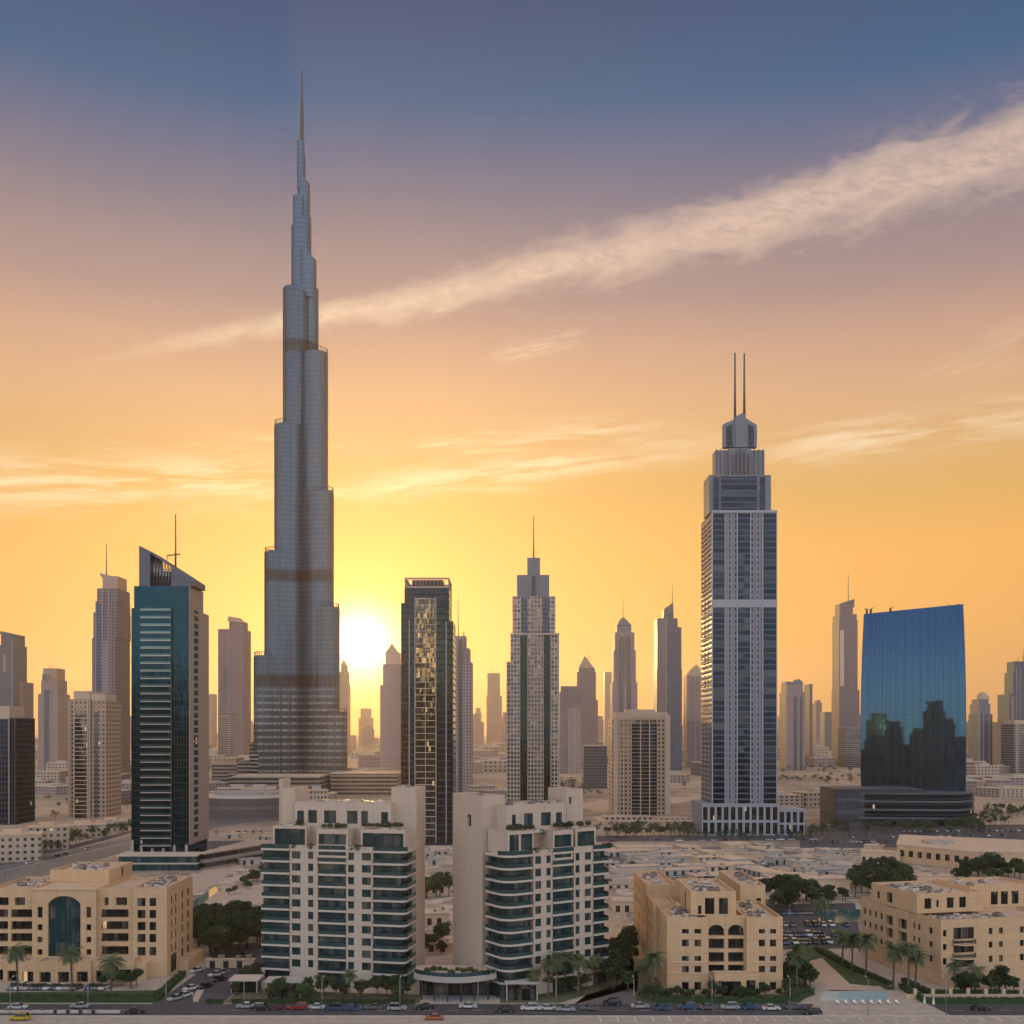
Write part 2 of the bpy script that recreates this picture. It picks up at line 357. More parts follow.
class Shell:
    """block of a building: walls with openings on chosen sides, flat roof with parapet, windows as parts"""
    def __init__(s, root, wall, glassn, frame='frame_dark', depth=.35):
        s.root, s.wall = root, wall; s.rep = Rep(root, 'window', [glassn, frame]); s.depth = depth; s.railrep = None; s.slabrep = None
    def block(s, x0, y0, x1, y1, z0, z1, S=(), E=(), W=(), roofm='roof', parapet=.9, name='wall', mull=1.3, trans=None, depth=None, roof=True, mat=None):
        dep = depth or s.depth; mb = MB(); wd, dd, h = x1-x0, y1-y0, z1-z0
        sides = {'S': ((x0, y0, z0), (1, 0, 0), (0, -1, 0), wd), 'E': ((x1, y0, z0), (0, 1, 0), (1, 0, 0), dd),
                 'W': ((x0, y1, z0), (0, -1, 0), (-1, 0, 0), dd), 'N': ((x1, y1, z0), (-1, 0, 0), (0, 1, 0), wd)}
        for k, ops in (('S', S), ('E', E), ('W', W), ('N', ())):
            O, U, Nn, ww = sides[k]; ops = clampops(ops, ww, h); wall_face(mb, O, U, Nn, ww, h, ops, dep)
            ang_ = math.atan2(U[1], U[0])
            for a, b, c, e in ops:
                pos = Vector(O)+Vector(U)*a+Vector((0, 0, c))-Vector(Nn)*(dep-.07)
                M = Matrix.Translation(pos) @ Matrix.Rotation(ang_, 4, 'Z')
                w_, h_ = round(b-a, 2), round(e-c, 2)
                s.rep.add((w_, h_, mull, trans), pane_maker(w_, h_, mull=mull, trans=trans), M, w_*h_*(1 if k == 'S' else .6))
        # parapet top and roof deck
        p = .35; zr = z1-parapet if roof else z1
        if roof:
            mb.add([(x0, y0, z1), (x1, y0, z1), (x1, y1, z1), (x0, y1, z1), (x0+p, y0+p, z1), (x1-p, y0+p, z1), (x1-p, y1-p, z1), (x0+p, y1-p, z1),
                    (x0+p, y0+p, zr), (x1-p, y0+p, zr), (x1-p, y1-p, zr), (x0+p, y1-p, zr)],
                   [(0, 1, 5, 4), (1, 2, 6, 5), (2, 3, 7, 6), (3, 0, 4, 7), (4, 5, 9, 8), (5, 6, 10, 9), (6, 7, 11, 10), (7, 4, 8, 11)], 0)
            mb.add([(x0+p, y0+p, zr), (x1-p, y0+p, zr), (x1-p, y1-p, zr), (x0+p, y1-p, zr)], [(0, 1, 2, 3)], 1)
        else:
            mb.add([(x0, y0, z1), (x1, y0, z1), (x1, y1, z1), (x0, y1, z1)], [(0, 1, 2, 3)], 0)
        return mb.build(name, [mat or s.wall, roofm], s.root)
    def clutter(s, x0, y0, x1, y1, z, n, kinds=('white', 'dark')):
        """air-conditioning units, ducts and hatches on a roof, each a part"""
        rnd = random.Random(int(x0*7+y0*3+z*5+n))
        for i in range(n):
            a, b, h = rnd.uniform(.7, 2.2), rnd.uniform(.7, 1.8), rnd.uniform(.6, 1.3)
            x, y = rnd.uniform(x0, max(x0+.1, x1-a)), rnd.uniform(y0, max(y0+.1, y1-b)); mb = MB()
            mb.box(x, y, z+.15, x+a, y+b, z+h); mb.box(x+.1, y+.1, z, x+a-.1, y+b-.1, z+.148, 1)
            mb.cyl(x+a/2, y+b/2, min(a, b)*.35, z+h+.002, z+h+.15, 10, 1)
            mb.build('air_conditioner', ['ac_white' if rnd.random() < .6 else 'ac_grey', 'frame_dark'], s.root)
    def flush(s): s.rep.flush()

def grid_ops(cols, floors): return [(a, b, c, e) for a, b in cols for c, e in floors]
# ------------------------------------------------------------------ the materials of the place
plain('frame_dark', (.03, .035, .04), .4, .5)
plain('frame_light', (.55, .52, .48), .5, .2)
plain('steel', (.30, .31, .33), .35, .8)
plain('mast', (.22, .17, .15), .5, .5)
plain('roof', (.50, .37, .27), .95, vary=.35, scale=.25, streak=.2)
plain('roof_grey', (.30, .28, .27), .95, vary=.35, scale=.2)
plain('ac_white', (.52, .45, .38), .6); plain('ac_grey', (.22, .19, .17), .6)
plain('tan', (.58, .38, .215), .9, vary=.14, scale=.3, streak=.16, bump=.15, joints=3.6)
plain('tan_light', (.60, .42, .27), .9, vary=.10, scale=.3, streak=.08)
plain('cream', (.56, .45, .35), .85, vary=.08, scale=.3, streak=.09, bump=.1)
plain('slab_white', (.52, .43, .36), .75, vary=.1, scale=.8, streak=.1)
plain('white_fin', (.27, .285, .32), .55, .1, vary=.1)
plain('concrete', (.40, .36, .32), .9, vary=.2, scale=.3, streak=.15)
plain('dark_metal', (.045, .05, .06), .45, .6)
glassm('glass_teal', (.016, .072, .090), .05, .6, (1.5, 3.3), .025, .5)
glassm('glass_room', (.022, .03, .036), .06, .75, (1.1, 3.0), .02, .8, lit=.003)
glassm('glass_room_lit', (.022, .03, .036), .06, .8, (1.1, 3.0), .014, .5, lit=.008)
plain('rail_glass', (.045, .12, .135), .12, .7)
plain('bark', (.12, .08, .05), .95, vary=.3, scale=3)
plain('palm_bark', (.14, .10, .07), .95, vary=.3, scale=2)
def leafm(name, col, vary=.5):
    m, n, b = _mat(name); co = n.new('ShaderNodeTexCoord').outputs['Object']
    a = n.noise(co, .8, 4); a2 = n.noise(co, 6, 2)
    f = n.m('ADD', 1-vary, n.m('MULTIPLY', n.m('ADD', a, a2), vary))
    oi = n.new('ShaderNodeObjectInfo').outputs['Random']
    f = n.m('MULTIPLY', f, n.m('ADD', .8, n.m('MULTIPLY', oi, .45)))
    n.put(b.inputs['Base Color'], n.v('SCALE', col, sc=f)); b.inputs['Roughness'].default_value = .6
    b.inputs['Specular IOR Level'].default_value = .3
leafm('leaf', (.055, .085, .030)); leafm('leaf_dark', (.035, .062, .028)); leafm('leaf_palm', (.075, .10, .045)); leafm('hedge_leaf', (.030, .058, .020))
# ------------------------------------------------------------------ ground, roads, haze
def sheet(name, poly, z, mat, kind='structure'):
    mb = MB(); mb.add([(x, y, z) for x, y in poly], [tuple(range(len(poly)))]); o = mb.build(name, mat); o['kind'] = kind
    return o
def asphalt(name, col):
    m, n, b = _mat(name); co = n.new('ShaderNodeTexCoord').outputs['Object']
    a = n.noise(co, .05, 5, .6); c = n.noise(co, 1.2, 3)
    n.put(b.inputs['Base Color'], n.v('SCALE', col, sc=n.m('ADD', .55, n.m('ADD', n.m('MULTIPLY', a, .6), n.m('MULTIPLY', c, .3)))))
    b.inputs['Roughness'].default_value = .8
asphalt('asphalt', (.055, .057, .068)); asphalt('asphalt_pale', (.13, .125, .13)); plain('paving', (.38, .33, .285), .9, vary=.38, scale=.35)
plain('paving_pink', (.44, .34, .27), .9, vary=.2, scale=.15); plain('road_paint', (.65, .63, .60), .7); plain('kerb_stone', (.50, .46, .42), .85)
m, n, b = _mat('sand'); co = n.new('ShaderNodeTexCoord').outputs['Object']
a1 = n.noise(co, .004, 6, .6); a2 = n.noise(co, .03, 6, .65); a3 = n.noise(co, .25, 4, .6)
x_, y_, z_ = n.sep(co)
f1 = n.sm(n.m('ADD', n.m('MULTIPLY', a1, .6), n.m('MULTIPLY', a2, .4)), .44, .56)
c1_ = n.mix(f1, (.20, .16, .13), (.47, .36, .26)); c2_ = n.mix(n.sm(a3, .35, .7), (.13, .115, .095), (.50, .38, .28))
cc = n.mix(n.m('MULTIPLY', n.sm(a2, .4, .6), .55), c1_, c2_)
n.put(b.inputs['Base Color'], cc); b.inputs['Roughness'].default_value = .95
m, n, b = _mat('lot_sand'); co = n.new('ShaderNodeTexCoord').outputs['Object']; x_, y_, z_ = n.sep(co)
rx_ = n.m('ADD', n.m('MULTIPLY', x_, .96), n.m('MULTIPLY', y_, .28)); ry_ = n.m('ADD', n.m('MULTIPLY', x_, -.28), n.m('MULTIPLY', y_, .96))
vo = n.new('ShaderNodeTexVoronoi', distance='CHEBYCHEV'); n.put(vo.inputs['Vector'], n.xyz(n.m('MULTIPLY', rx_, .045), n.m('MULTIPLY', ry_, .075), 0)); vo.inputs['Randomness'].default_value = .7; vo.inputs['Scale'].default_value = 1
vd = n.new('ShaderNodeTexVoronoi', distance='CHEBYCHEV'); n.put(vd.inputs['Vector'], n.xyz(n.m('MULTIPLY', rx_, .16), n.m('MULTIPLY', ry_, .22), 0)); vd.inputs['Scale'].default_value = 1
lc = n.sep(vo.outputs['Color'])[0]; ld = n.sep(vd.outputs['Color'])[1]
cc = n.ramp(lc, [(0, (.16, .13, .11)), (.22, (.30, .24, .19)), (.5, (.47, .37, .29)), (.75, (.58, .46, .36)), (1, (.38, .30, .24))])
cc = n.mix(n.m('MULTIPLY', n.sm(ld, .62, .75), .6), cc, (.16, .14, .125)); cc = n.mix(n.m('MULTIPLY', n.sm(ld, .2, .1), .5), cc, (.66, .53, .42))
cc = n.mix(n.m('MULTIPLY', n.sm(n.noise(co, .35, 5, .7), .52, .66), .45), cc, (.12, .11, .085))
n.put(b.inputs['Base Color'], cc); b.inputs['Roughness'].default_value = .95
plain('lawn', (.035, .07, .018), .95, vary=.35, scale=.6)
plain('planting', (.10, .105, .06), .95, vary=.6, scale=.3)
m, n, b = _mat('pool_water'); b.inputs['Base Color'].default_value = (.26, .43, .48, 1); b.inputs['Roughness'].default_value = .25; b.inputs['Specular IOR Level'].default_value = .2
bn = n.new('ShaderNodeBump'); bn.inputs['Strength'].default_value = .25; n.put(bn.inputs['Height'], n.noise(n.new('ShaderNodeTexCoord').outputs['Object'], 1.5, 4)); n.put(b.inputs['Normal'], bn.outputs[0])
m, n, b = _mat('canal_water'); b.inputs['Base Color'].default_value = (.05, .12, .13, 1); b.inputs['Roughness'].default_value = .07
bn = n.new('ShaderNodeBump'); bn.inputs['Strength'].default_value = .3; n.put(bn.inputs['Height'], n.noise(n.new('ShaderNodeTexCoord').outputs['Object'], .5, 4)); n.put(b.inputs['Normal'], bn.outputs[0])

sheet('ground', [(-9000, -1500), (9000, -1500), (9000, 14000), (-9000, 14000)], 0, 'sand')
def gp(pts, z=0): return [G(px, py, z) for px, py in pts]
# haze: one closed box of even air
hb = MB(); hb.box(-9500, -1600, -1, 9500, 14500, 852); hz = hb.build('haze', [], None); hz['kind'] = 'stuff'
hm = bpy.data.materials.new('haze_air'); hm.use_nodes = True; hm.node_tree.nodes.clear(); n = N(hm.node_tree)
pv = n.new('ShaderNodeVolumePrincipled'); pv.inputs['Color'].default_value = (1.0, .92, .80, 1); pv.inputs['Density'].default_value = HAZE_D
pv.inputs['Anisotropy'].default_value = .64
hmo = n.new('ShaderNodeOutputMaterial'); n.put(hmo.inputs['Volume'], pv.outputs[0]); hz.data.materials.append(hm)
# ------------------------------------------------------------------ towers
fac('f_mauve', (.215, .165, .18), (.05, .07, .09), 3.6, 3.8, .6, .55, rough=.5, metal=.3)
fac('f_beige', (.38, .28, .20), (.05, .05, .055), 3.4, 3.6, .5, .5, lit=.004)
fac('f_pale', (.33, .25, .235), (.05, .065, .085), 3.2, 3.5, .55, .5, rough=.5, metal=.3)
fac('f_grid', (.40, .35, .32), (.03, .035, .04), 2.9, 3.7, .68, .66, lit=.003)
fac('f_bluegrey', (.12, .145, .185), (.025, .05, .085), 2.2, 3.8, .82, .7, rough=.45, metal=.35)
fac('f_slate', (.12, .13, .155), (.04, .055, .07), 1.9, 3.6, .8, .72)
fac('f_banded', (.26, .215, .19), (.035, .035, .04), 9.0, 4.2, .985, .55, lit=.002)
fac('f_lines', (.26, .25, .26), (.035, .055, .075), 30.0, 3.9, 1.0, .70)
fac('f_navy', (.04, .06, .09), (.007, .022, .040), 1.5, 3.9, .88, .86, metal=.95, lit=.002)
fac('f_navyline', (.07, .095, .13), (.0045, .017, .034), 40.0, 3.9, 1.0, .76, metal=.95, lit=.003)
fac('f_piers', (.20, .215, .25), (.025, .032, .045), 3.6, 3.9, .42, .55, rough=.4, metal=.3)
fac('f_teal', (.018, .06, .075), (.006, .032, .056), 1.5, 3.9, .93, .95, metal=.97, lit=.0008, v0=.03, vary=.25, tilt=.008)
fac('f_stoneside', (.34, .27, .22), (.30, .24, .2), 1.9, 3.9, .96, .97, .55, .1, .6, v0=.02)
fac('f_darkglass', (.02, .03, .045), (.011, .024, .040), 1.5, 3.9, .9, .9, metal=.95, lit=.002, vary=.35)
fac('f_mesh', (.085, .09, .105), (.04, .045, .058), 2.6, 9.0, .9, .95, .5, .3, .6)
fac('f_lowrise', (.42, .34, .27), (.05, .05, .05), 4.2, 3.6, .5, .45)
fac('f_villa', (.46, .36, .27), (.04, .045, .045), 3.6, 3.4, .42, .45, lit=.004)
plain('crown_metal', (.09, .10, .125), .5, .3); plain('crown_grey', (.13, .15, .185), .6, .1, vary=.08)
plain('crown_copper', (.34, .24, .20), .5, .2); plain('crown_beige', (.46, .35, .26), .8)

fac('f_tealdark', (.02, .035, .04), (.010, .024, .032), 1.5, 3.9, .93, .95, metal=.9, v0=.03, vary=.25)
fac('f_rear', (.55, .52, .50), (.10, .11, .12), 4.0, 3.8, .6, .55, lit=.03)
class Tower:
    """a tower whose front stands at distance D; columns and heights are read off the plane of that front"""
    def __init__(s, label, D, pxc, cat='tower', name='tower', group=None, basez=0):
        s.D = D; s.x = X(pxc, D); s.r = thing(name, label, cat, (s.x, D, basez), 0, group); s.mp = None
    def sil(s, L, R, depth):                # columns given for the whole outline: keep the receding side inside it
        k = 1+depth/s.D; s.mp = (L, R, CX+(L-CX)*k if L > CX else L, CX+(R-CX)*k if R < CX else R)
    def lx(s, px, off=0):
        if s.mp: a, b_, c, d_ = s.mp; px = c+(px-a)*(d_-c)/(b_-a)
        return X(px, s.D+off)-s.x
    def z(s, py, off=0): return Z(py, s.D+off)
    def box(s, p0, p1, top, bot=None, depth=30, off=0, mat='f_beige', name='shaft', rx=0):
        z0 = 0 if bot is None else s.z(bot, off)
        return MB().box(s.lx(p0, off), off, z0, s.lx(p1, off)+rx, off+depth, s.z(top, off)).build(name, mat, s.r)
    def tiers(s, rows, depth, mat, inset=.18, names='tier'):
        """rows (p0, p1, pyTop[, mat]); every tier stands on the one below and steps in on all sides"""
        bot = 0; w0 = rows[0][1]-rows[0][0]
        for i, r in enumerate(rows):
            k = (r[1]-r[0])/w0; dd = depth*(k if i else 1); off = (depth-dd)*.5
            zt = s.z(r[2]); m_ = r[3] if len(r) > 3 else mat
            MB().box(s.lx(r[0]), off, bot, s.lx(r[1]), off+dd, zt).build(names if i else 'shaft', m_, s.r)
            bot = zt
        return off
    def strip(s, p0, p1, top, bot, mat, proud=.5, name='glass_strip', off=0, th=.5):
        zb = 0 if bot is None else s.z(bot, off)
        return MB().box(s.lx(p0, off), off-proud, zb, s.lx(p1, off), off-proud+th, s.z(top, off)).build(name, mat, s.r)
    def fin(s, px, top, bot, w=.7, proud=.9, mat='white_fin', off=0, name='pier'):
        zb = 0 if bot is None else s.z(bot, off); x = s.lx(px, off)
        return MB().box(x-w/2, off-proud, zb, x+w/2, off+.02, s.z(top, off)).build(name, mat, s.r)
    def slabs(s, p0, p1, top, bot, pitch, proud=1.2, th=.45, mat='slab_white', name='balcony', off=0, rail=None, side=0):
        z1, z0 = s.z(top, off), (s.z(bot, off) if bot else pitch); n = int((z1-z0)/pitch)+1; w_ = s.lx(p1, off)-s.lx(p0, off)
        rp = Rep(s.r, name, [mat, 'rail_glass'])
        def mk():
            b = MB().box(0, 0, -th/2, w_, proud, th/2)
            if rail: b.box(.05, .02, th/2+.002, w_-.05, .07, th/2+rail, 1)
            return b
        for i in range(n): rp.add('s', mk, Matrix.Translation((s.lx(p0, off), off-proud, z1-i*pitch)), 1)
        rp.flush()
    def mast(s, px, top, bot, r=.5, off=10, r1=.15, name='mast', mat='mast'):
        return MB().tube((s.lx(px, off), off, s.z(bot, off)-1), (s.lx(px, off), off, s.z(top, off)), r, r1, 8).build(name, mat, s.r)
    def wedge(s, pts, off, depth, mat, name='crown'):
        """outline in the picture plane, extruded away from the viewer"""
        P3 = [(s.lx(px, off), s.z(py, off)) for px, py in pts]; k = len(P3)
        a = sum(P3[i][0]*P3[(i+1) % k][1]-P3[(i+1) % k][0]*P3[i][1] for i in range(k))
        if a < 0: P3.reverse()
        mb = MB(); mb.add([(x, off, z) for x, z in P3]+[(x, off+depth, z) for x, z in P3],
                          [tuple(range(k)), tuple(range(2*k-1, k-1, -1))]+[(i+k, (i+1) % k+k, (i+1) % k, i) for i in range(k)])
        return mb.build(name, mat, s.r)

# ---- the tallest tower: three winged, stepping in as it climbs
m, n, b = _mat('needle_skin'); tc = n.new('ShaderNodeTexCoord'); x_, y_, z_ = n.sep(tc.outputs['Object']); nx_, ny_, nz_ = n.sep(tc.outputs['Normal'])
fl_ = n.m('FRACT', n.m('DIVIDE', z_, 5.4)); ln = n.m('LESS_THAN', fl_, .22)
aa = n.m('FRACT', n.m('MULTIPLY', n.m('ADD', n.m('ADD', x_, n.m('MULTIPLY', y_, .35)), 500.0), .42)); vl = n.m('LESS_THAN', aa, .3)
def near(c, h): return n.m('LESS_THAN', n.m('ABSOLUTE', n.m('SUBTRACT', z_, c)), h)
bands = n.m('MINIMUM', n.m('ADD', n.m('ADD', near(504, 7), near(243, 6.5)), near(125, 6.5)), 1.0)
low = n.sm(z_, 135, 90)
cs = n.mix(n.m('MULTIPLY', ln, .4), (.055, .10, .14), (.17, .22, .265)); cs = n.mix(n.m('MULTIPLY', vl, .35), cs, (.10, .14, .18))
f2 = n.m('LESS_THAN', n.m('FRACT', n.m('DIVIDE', z_, 7.6)), .34); cl = n.mix(f2, (.045, .065, .085), (.25, .25, .255))
cl = n.mix(n.m('MULTIPLY', n.m('LESS_THAN', n.m('FRACT', n.m('MULTIPLY', n.m('ADD', x_, 500.0), .115)), .16), .8), cl, (.07, .07, .08))
cs = n.mix(low, cs, cl); cs = n.mix(n.m('MULTIPLY', bands, .9), cs, (.032, .030, .033))
n.put(b.inputs['Base Color'], cs); b.inputs['Metallic'].default_value = .55
n.put(b.inputs['Roughness'], n.m('ADD', .30, n.m('MULTIPLY', n.noise(tc.outputs['Object'], .05, 3), .15)))
DB = 1200; RB = thing('skyscraper', 'tallest needle tower of grey blue steel and glass stepping up to a thin spire', 'skyscraper', (X(305, DB), DB, 0))
bz = lambda py: Z(py, DB)
plain('needle_tip', (.035, .05, .07), .5, .5)
plain('needle_fin', (.11, .13, .15), .35, .8)
def stadium(L, r, ang, k=14):
    c, s_ = math.cos(ang), math.sin(ang); pts = [(0, -r)]
    pts += [(L+r*math.cos(t), r*math.sin(t)) for t in [-math.pi/2+math.pi*i/k for i in range(k+1)]]+[(0, r)]
    return [(x*c-y*s_, x*s_+y*c) for x, y in pts]
def wing(ang, rows, proj):
    for dx_, py, r in rows:
        L = max((dx_*DB/F-r)/proj, .5); mb = MB(); z1 = Z(py, DB+L*math.sin(ang)-r)
        mb.prism(stadium(L, r, ang), 0, z1, 0, True)
        mb.prism(stadium(L-.8, r-.8, ang), z1+.01, z1+1.2, 0, True)                      # terrace slab
        ring = stadium(L, r, ang)                                                           # terrace screen
        for i in range(1, len(ring)-2):
            (x0, y0), (x1, y1) = ring[i], ring[i+1]; mb.tube((x0*.99, y0*.99, z1), (x0*.99, y0*.99, z1+5), .35, .25, 4); mb.tube((x0*.99, y0*.99, z1+5), (x1*.99, y1*.99, z1+5), .4, .4, 4)
        for i in range(1, len(ring)-1):
            x0, y0 = ring[i]; mb.tube((x0, y0, 0), (x0, y0, z1-.5), .42, .42, 4, 1)
        mb.build('wing_tier', ['needle_skin', 'needle_fin'], RB)
R_ = math.radians
wing(R_(212), [(45.5, 656, 12.2), (36.5, 551, 12.8), (28, 423, 13.4), (20, 289, 12.4)], .848)
wing(R_(-32), [(45.5, 713, 12.2), (37, 607, 12.8), (30.5, 490, 13.3), (24, 350, 12.9)], .848)
wing(R_(90), [(40, 640, 12), (33, 530, 12.5), (27, 400, 13), (19, 310, 12.3)], 1.0)
core = MB()
def obl(x0, x1, y1, dep, py0, py1, sl=0):
    """rounded upper shaft between two columns of the picture"""
    a, c = X(x0, DB)-X(305, DB), X(x1, DB)-X(305, DB); cx = (a+c)/2; rx = (c-a)/2; k = 24
    pl = [(cx+rx*math.cos(2*math.pi*i/k), y1+dep*math.sin(2*math.pi*i/k)) for i in range(k)]
    z1 = bz(py1); MB().prism(pl, 0 if py0 is None else bz(py0), (lambda x, y: z1+sl*(x-cx)), 0, True).build('upper_tier', 'needle_skin', RB)
obl(282.5, 318.3, 2, 15, None, 289)
obl(300.5, 317, -3, 9, 300, 256, -.75); obl(291, 311, 2, 10.5, 300, 222, .5); obl(293.5, 305, -3, 5.5, 230, 198); obl(297, 309.5, 3, 7.5, 260, 178, -.9)
obl(297, 304.5, 0, 4, 190, 141); obl(300.2, 305.2, 2, 3, 190, 154)
MB().tube((-3.6, 0, bz(150)), (-3.4, 0, bz(107)), 2.6, 1.9, 10).tube((-3.4, 0, bz(107.5)), (-3.4, 0, bz(70)), 1.25, .6, 8).build('spire', 'needle_tip', RB)
# its stepped foot
for p0, p1, top, y0, dep in ((254, 262, 742, -22, 40), (243, 258, 760, -26, 46), (236, 252, 771, -34, 60), (258, 272, 752, -36, 24), (327, 349, 768, -30, 50)):
    MB().box(X(p0, DB)-RB.location.x, y0, 0, X(p1, DB)-RB.location.x, y0+dep, bz(top)).build('foot_block', 'f_banded', RB)

# ---- wide low blocks round its foot
def low_block(label, D, p0, p1, top, depth, mat, rows=(), cat='building', name='building', roofm='roof', group=None):
    T_ = Tower(label, D, (p0+p1)/2, cat, name, group); T_.sil(p0, p1, depth); T_.box(p0, p1, top, None, depth, 0, mat, 'wall')
    MB().box(T_.lx(p0)-.4, -.4, T_.z(top)+.002, T_.lx(p1)+.4, depth+.4, T_.z(top)+.9).build('cornice', roofm, T_.r)
    for a, c, t2, m2 in rows:
        T_.box(a, c, t2, top-.6, depth*.5, depth*.25, m2, 'upper_floor')
    return T_
low_block('wide banded office block at the foot of the needle tower, left wing', 1085, 232, 330, 777, 60, 'f_banded')
low_block('wide banded office block between the needle tower and the dark gridded tower', 1120, 330, 403, 774, 60, 'f_banded')
low_block('long low block with pale upper storey left of the needle tower', 1240, 212, 262, 764, 60, 'f_banded', [(214, 244, 758, 'f_beige')])

fac('f_hall', (.15, .13, .125), (.10, .09, .088), 2.6, 9.0, .9, .95, .5, .3, .6)
# ---- curved drum hall with grey mesh skin
DH = 800; dr = thing('hall', 'low curved grey hall with mesh skin and pale roof behind the glass balcony tower', 'hall', (X(238, DH), DH+38, 0))
pl = []
for i in range(25):
    a = R_(180+180*i/24); pl.append((38*math.cos(a), 38*math.sin(a)))
pl += [(38, 10), (-38, 10)]
MB().prism(pl, 0, Z(799, DH), 0, True).build('wall', 'f_hall', dr)
MB().prism([(x*1.01, y*1.01) for x, y in pl], Z(799, DH)+.01, Z(799, DH)+1.4, 0, True).build('roof', 'slab_white', dr)
MB().prism([(x*.75, y*.7+2) for x, y in pl], Z(799, DH)+1.42, Z(799, DH)+4.0, 0, True).build('skylight', 'roof_grey', dr)

# ---- teal tower with slanted crown
T = Tower('teal glass tower with white balcony bands, slanted dark crown and mast', 540, 160); r = T.r
xr = X(189, 540)-T.x; zt = Z(586, 540); zs = Z(608, 540)
mb = MB(); mb.box(T.lx(131), .5, 11, T.lx(188.5), 34, zs); mb.build('shaft', 'f_teal', r)
mb = MB(); mb.box(T.lx(134), 0, 11, xr, 23.6, zt); mb.build('shaft', 'f_teal', r)
sh = Shell(r, 'f_stoneside', 'glass_room', depth=1.2)
fls = [(14+3.9*i, 16.6+3.9*i) for i in range(31)]
b_ = MB(); wall_face(b_, (xr+.3, 0, 11), (0, 1, 0), (1, 0, 0), 34.5, zs-11, clampops([(7.5, 15.5, a-11, c-11) for a, c in fls], 34.5, zs-11), 1.6)
b_.box(xr+.001, 0, 11, xr+.299, .3, zs); b_.box(xr-3, 23.62, zs+.01, xr+.3, 24.2, zt); b_.build('stone_side', 'f_stoneside', r)
MB().box(xr+.001, 0, zs+.01, xr+.3, 23.6, zt).build('stone_side', 'f_stoneside', r)
MB().box(xr-4, 24.3, 11, xr+.25, 34.45, zs-.1).build('stone_side', 'f_stoneside', r)
rp = Rep(r, 'window', ['glass_room', 'frame_dark'])
for a, c in fls: rp.add('w', pane_maker(8, 2.6, mull=2), Matrix.Translation((xr+.3-1.5, 7.5, a)) @ Matrix.Rotation(math.pi/2, 4, 'Z'), 1)
rp.flush()
T.strip(142, 171, 611, 848, 'f_teal', .25, 'glazing')
T.slabs(141.2, 171.6, 610.5, 848, 3.9, 1.5, .34, 'slab_white', rail=.9)
for px_ in (133, 142, 171.5): T.fin(px_, 840 if px_ != 171.5 else 608, 865, .8, 1.0, 'frame_dark' if px_ == 171.5 else 'concrete')
mb = MB(); mb.box(T.lx(131), 2, 0, xr, 33, 11); mb.build('lobby', 'f_darkglass', r)
rp = Rep(r, 'column', ['concrete'])
for px_ in (131.6, 141, 152, 163, 174, 186): rp.add('c', lambda: MB().box(-.6, 0, 0, .6, 1.2, 11), Matrix.Translation((T.lx(px_), .2, 0)))
rp.flush()
T.wedge([(139, 586), (139, 545.5), (150, 551.5), (150, 586)], 1, 20, 'crown_metal', 'crown_panel')
T.wedge([(171, 586), (171, 565), (194, 580), (194, 586)], 1, 20, 'crown_metal', 'crown_panel')
T.wedge([(150, 553), (150, 551.6), (171, 565.1), (171, 567)], 1.2, 19, 'crown_metal', 'crown_beam')
T.box(151, 170, 571, 585.9, 8, 6, 'dark_metal', 'plant_room')
tr = MB()
for i in range(7):
    a, c = 151+i*3, 151+(i+1)*3 - .3; tr.tube((T.lx(a), 3, T.z(585)), (T.lx(c), 3, T.z(556+i*1.7)), .22, .22, 5); tr.tube((T.lx(a), 4, T.z(554+i*1.9)), (T.lx(a), 4, T.z(586)), .25, .25, 5)
for zz in (580, 574, 568): tr.tube((T.lx(150.5), 4.4, T.z(zz)), (T.lx(171), 4.4, T.z(zz)), .2, .2, 5)
tr.build('truss', 'steel', r)
T.mast(175.6, 514, 569, .55, 8, .3); MB().tube((T.lx(162), 8, T.z(553)), (T.lx(175.5), 8, T.z(551.5)), .35, .35, 6).tube((T.lx(162), 8, T.z(553)), (T.lx(162), 8, T.z(558)), .2, .2, 5).build('crane_arm', 'mast', r)
# its glazed podium
T = Tower('low teal glazed podium with white roof bands round the teal tower', 522, 170, 'podium', 'podium')
for i, (zz, hh) in enumerate(((0, 3.2), (3.9, 3.2))):
    MB().box(T.lx(118), .8, zz, T.lx(196), 14, zz+hh).build('glazing', 'glass_teal', T.r)
    MB().box(T.lx(116), 0, zz+hh+.005, T.lx(197), 15, zz+hh+.66).build('band', 'slab_white', T.r)
MB().prism([(T.lx(198), 4), (T.lx(203), 3), (T.lx(203)+26, 62), (T.lx(203)+8, 64)], 0, 8, 0).build('glazing', 'f_banded', T.r)
MB().prism([(T.lx(197.5), 3), (T.lx(203)+.5, 2), (T.lx(203)+27, 62), (T.lx(203)+7, 66)], 8.01, 8.7, 0).build('band', 'paving_pink', T.r)

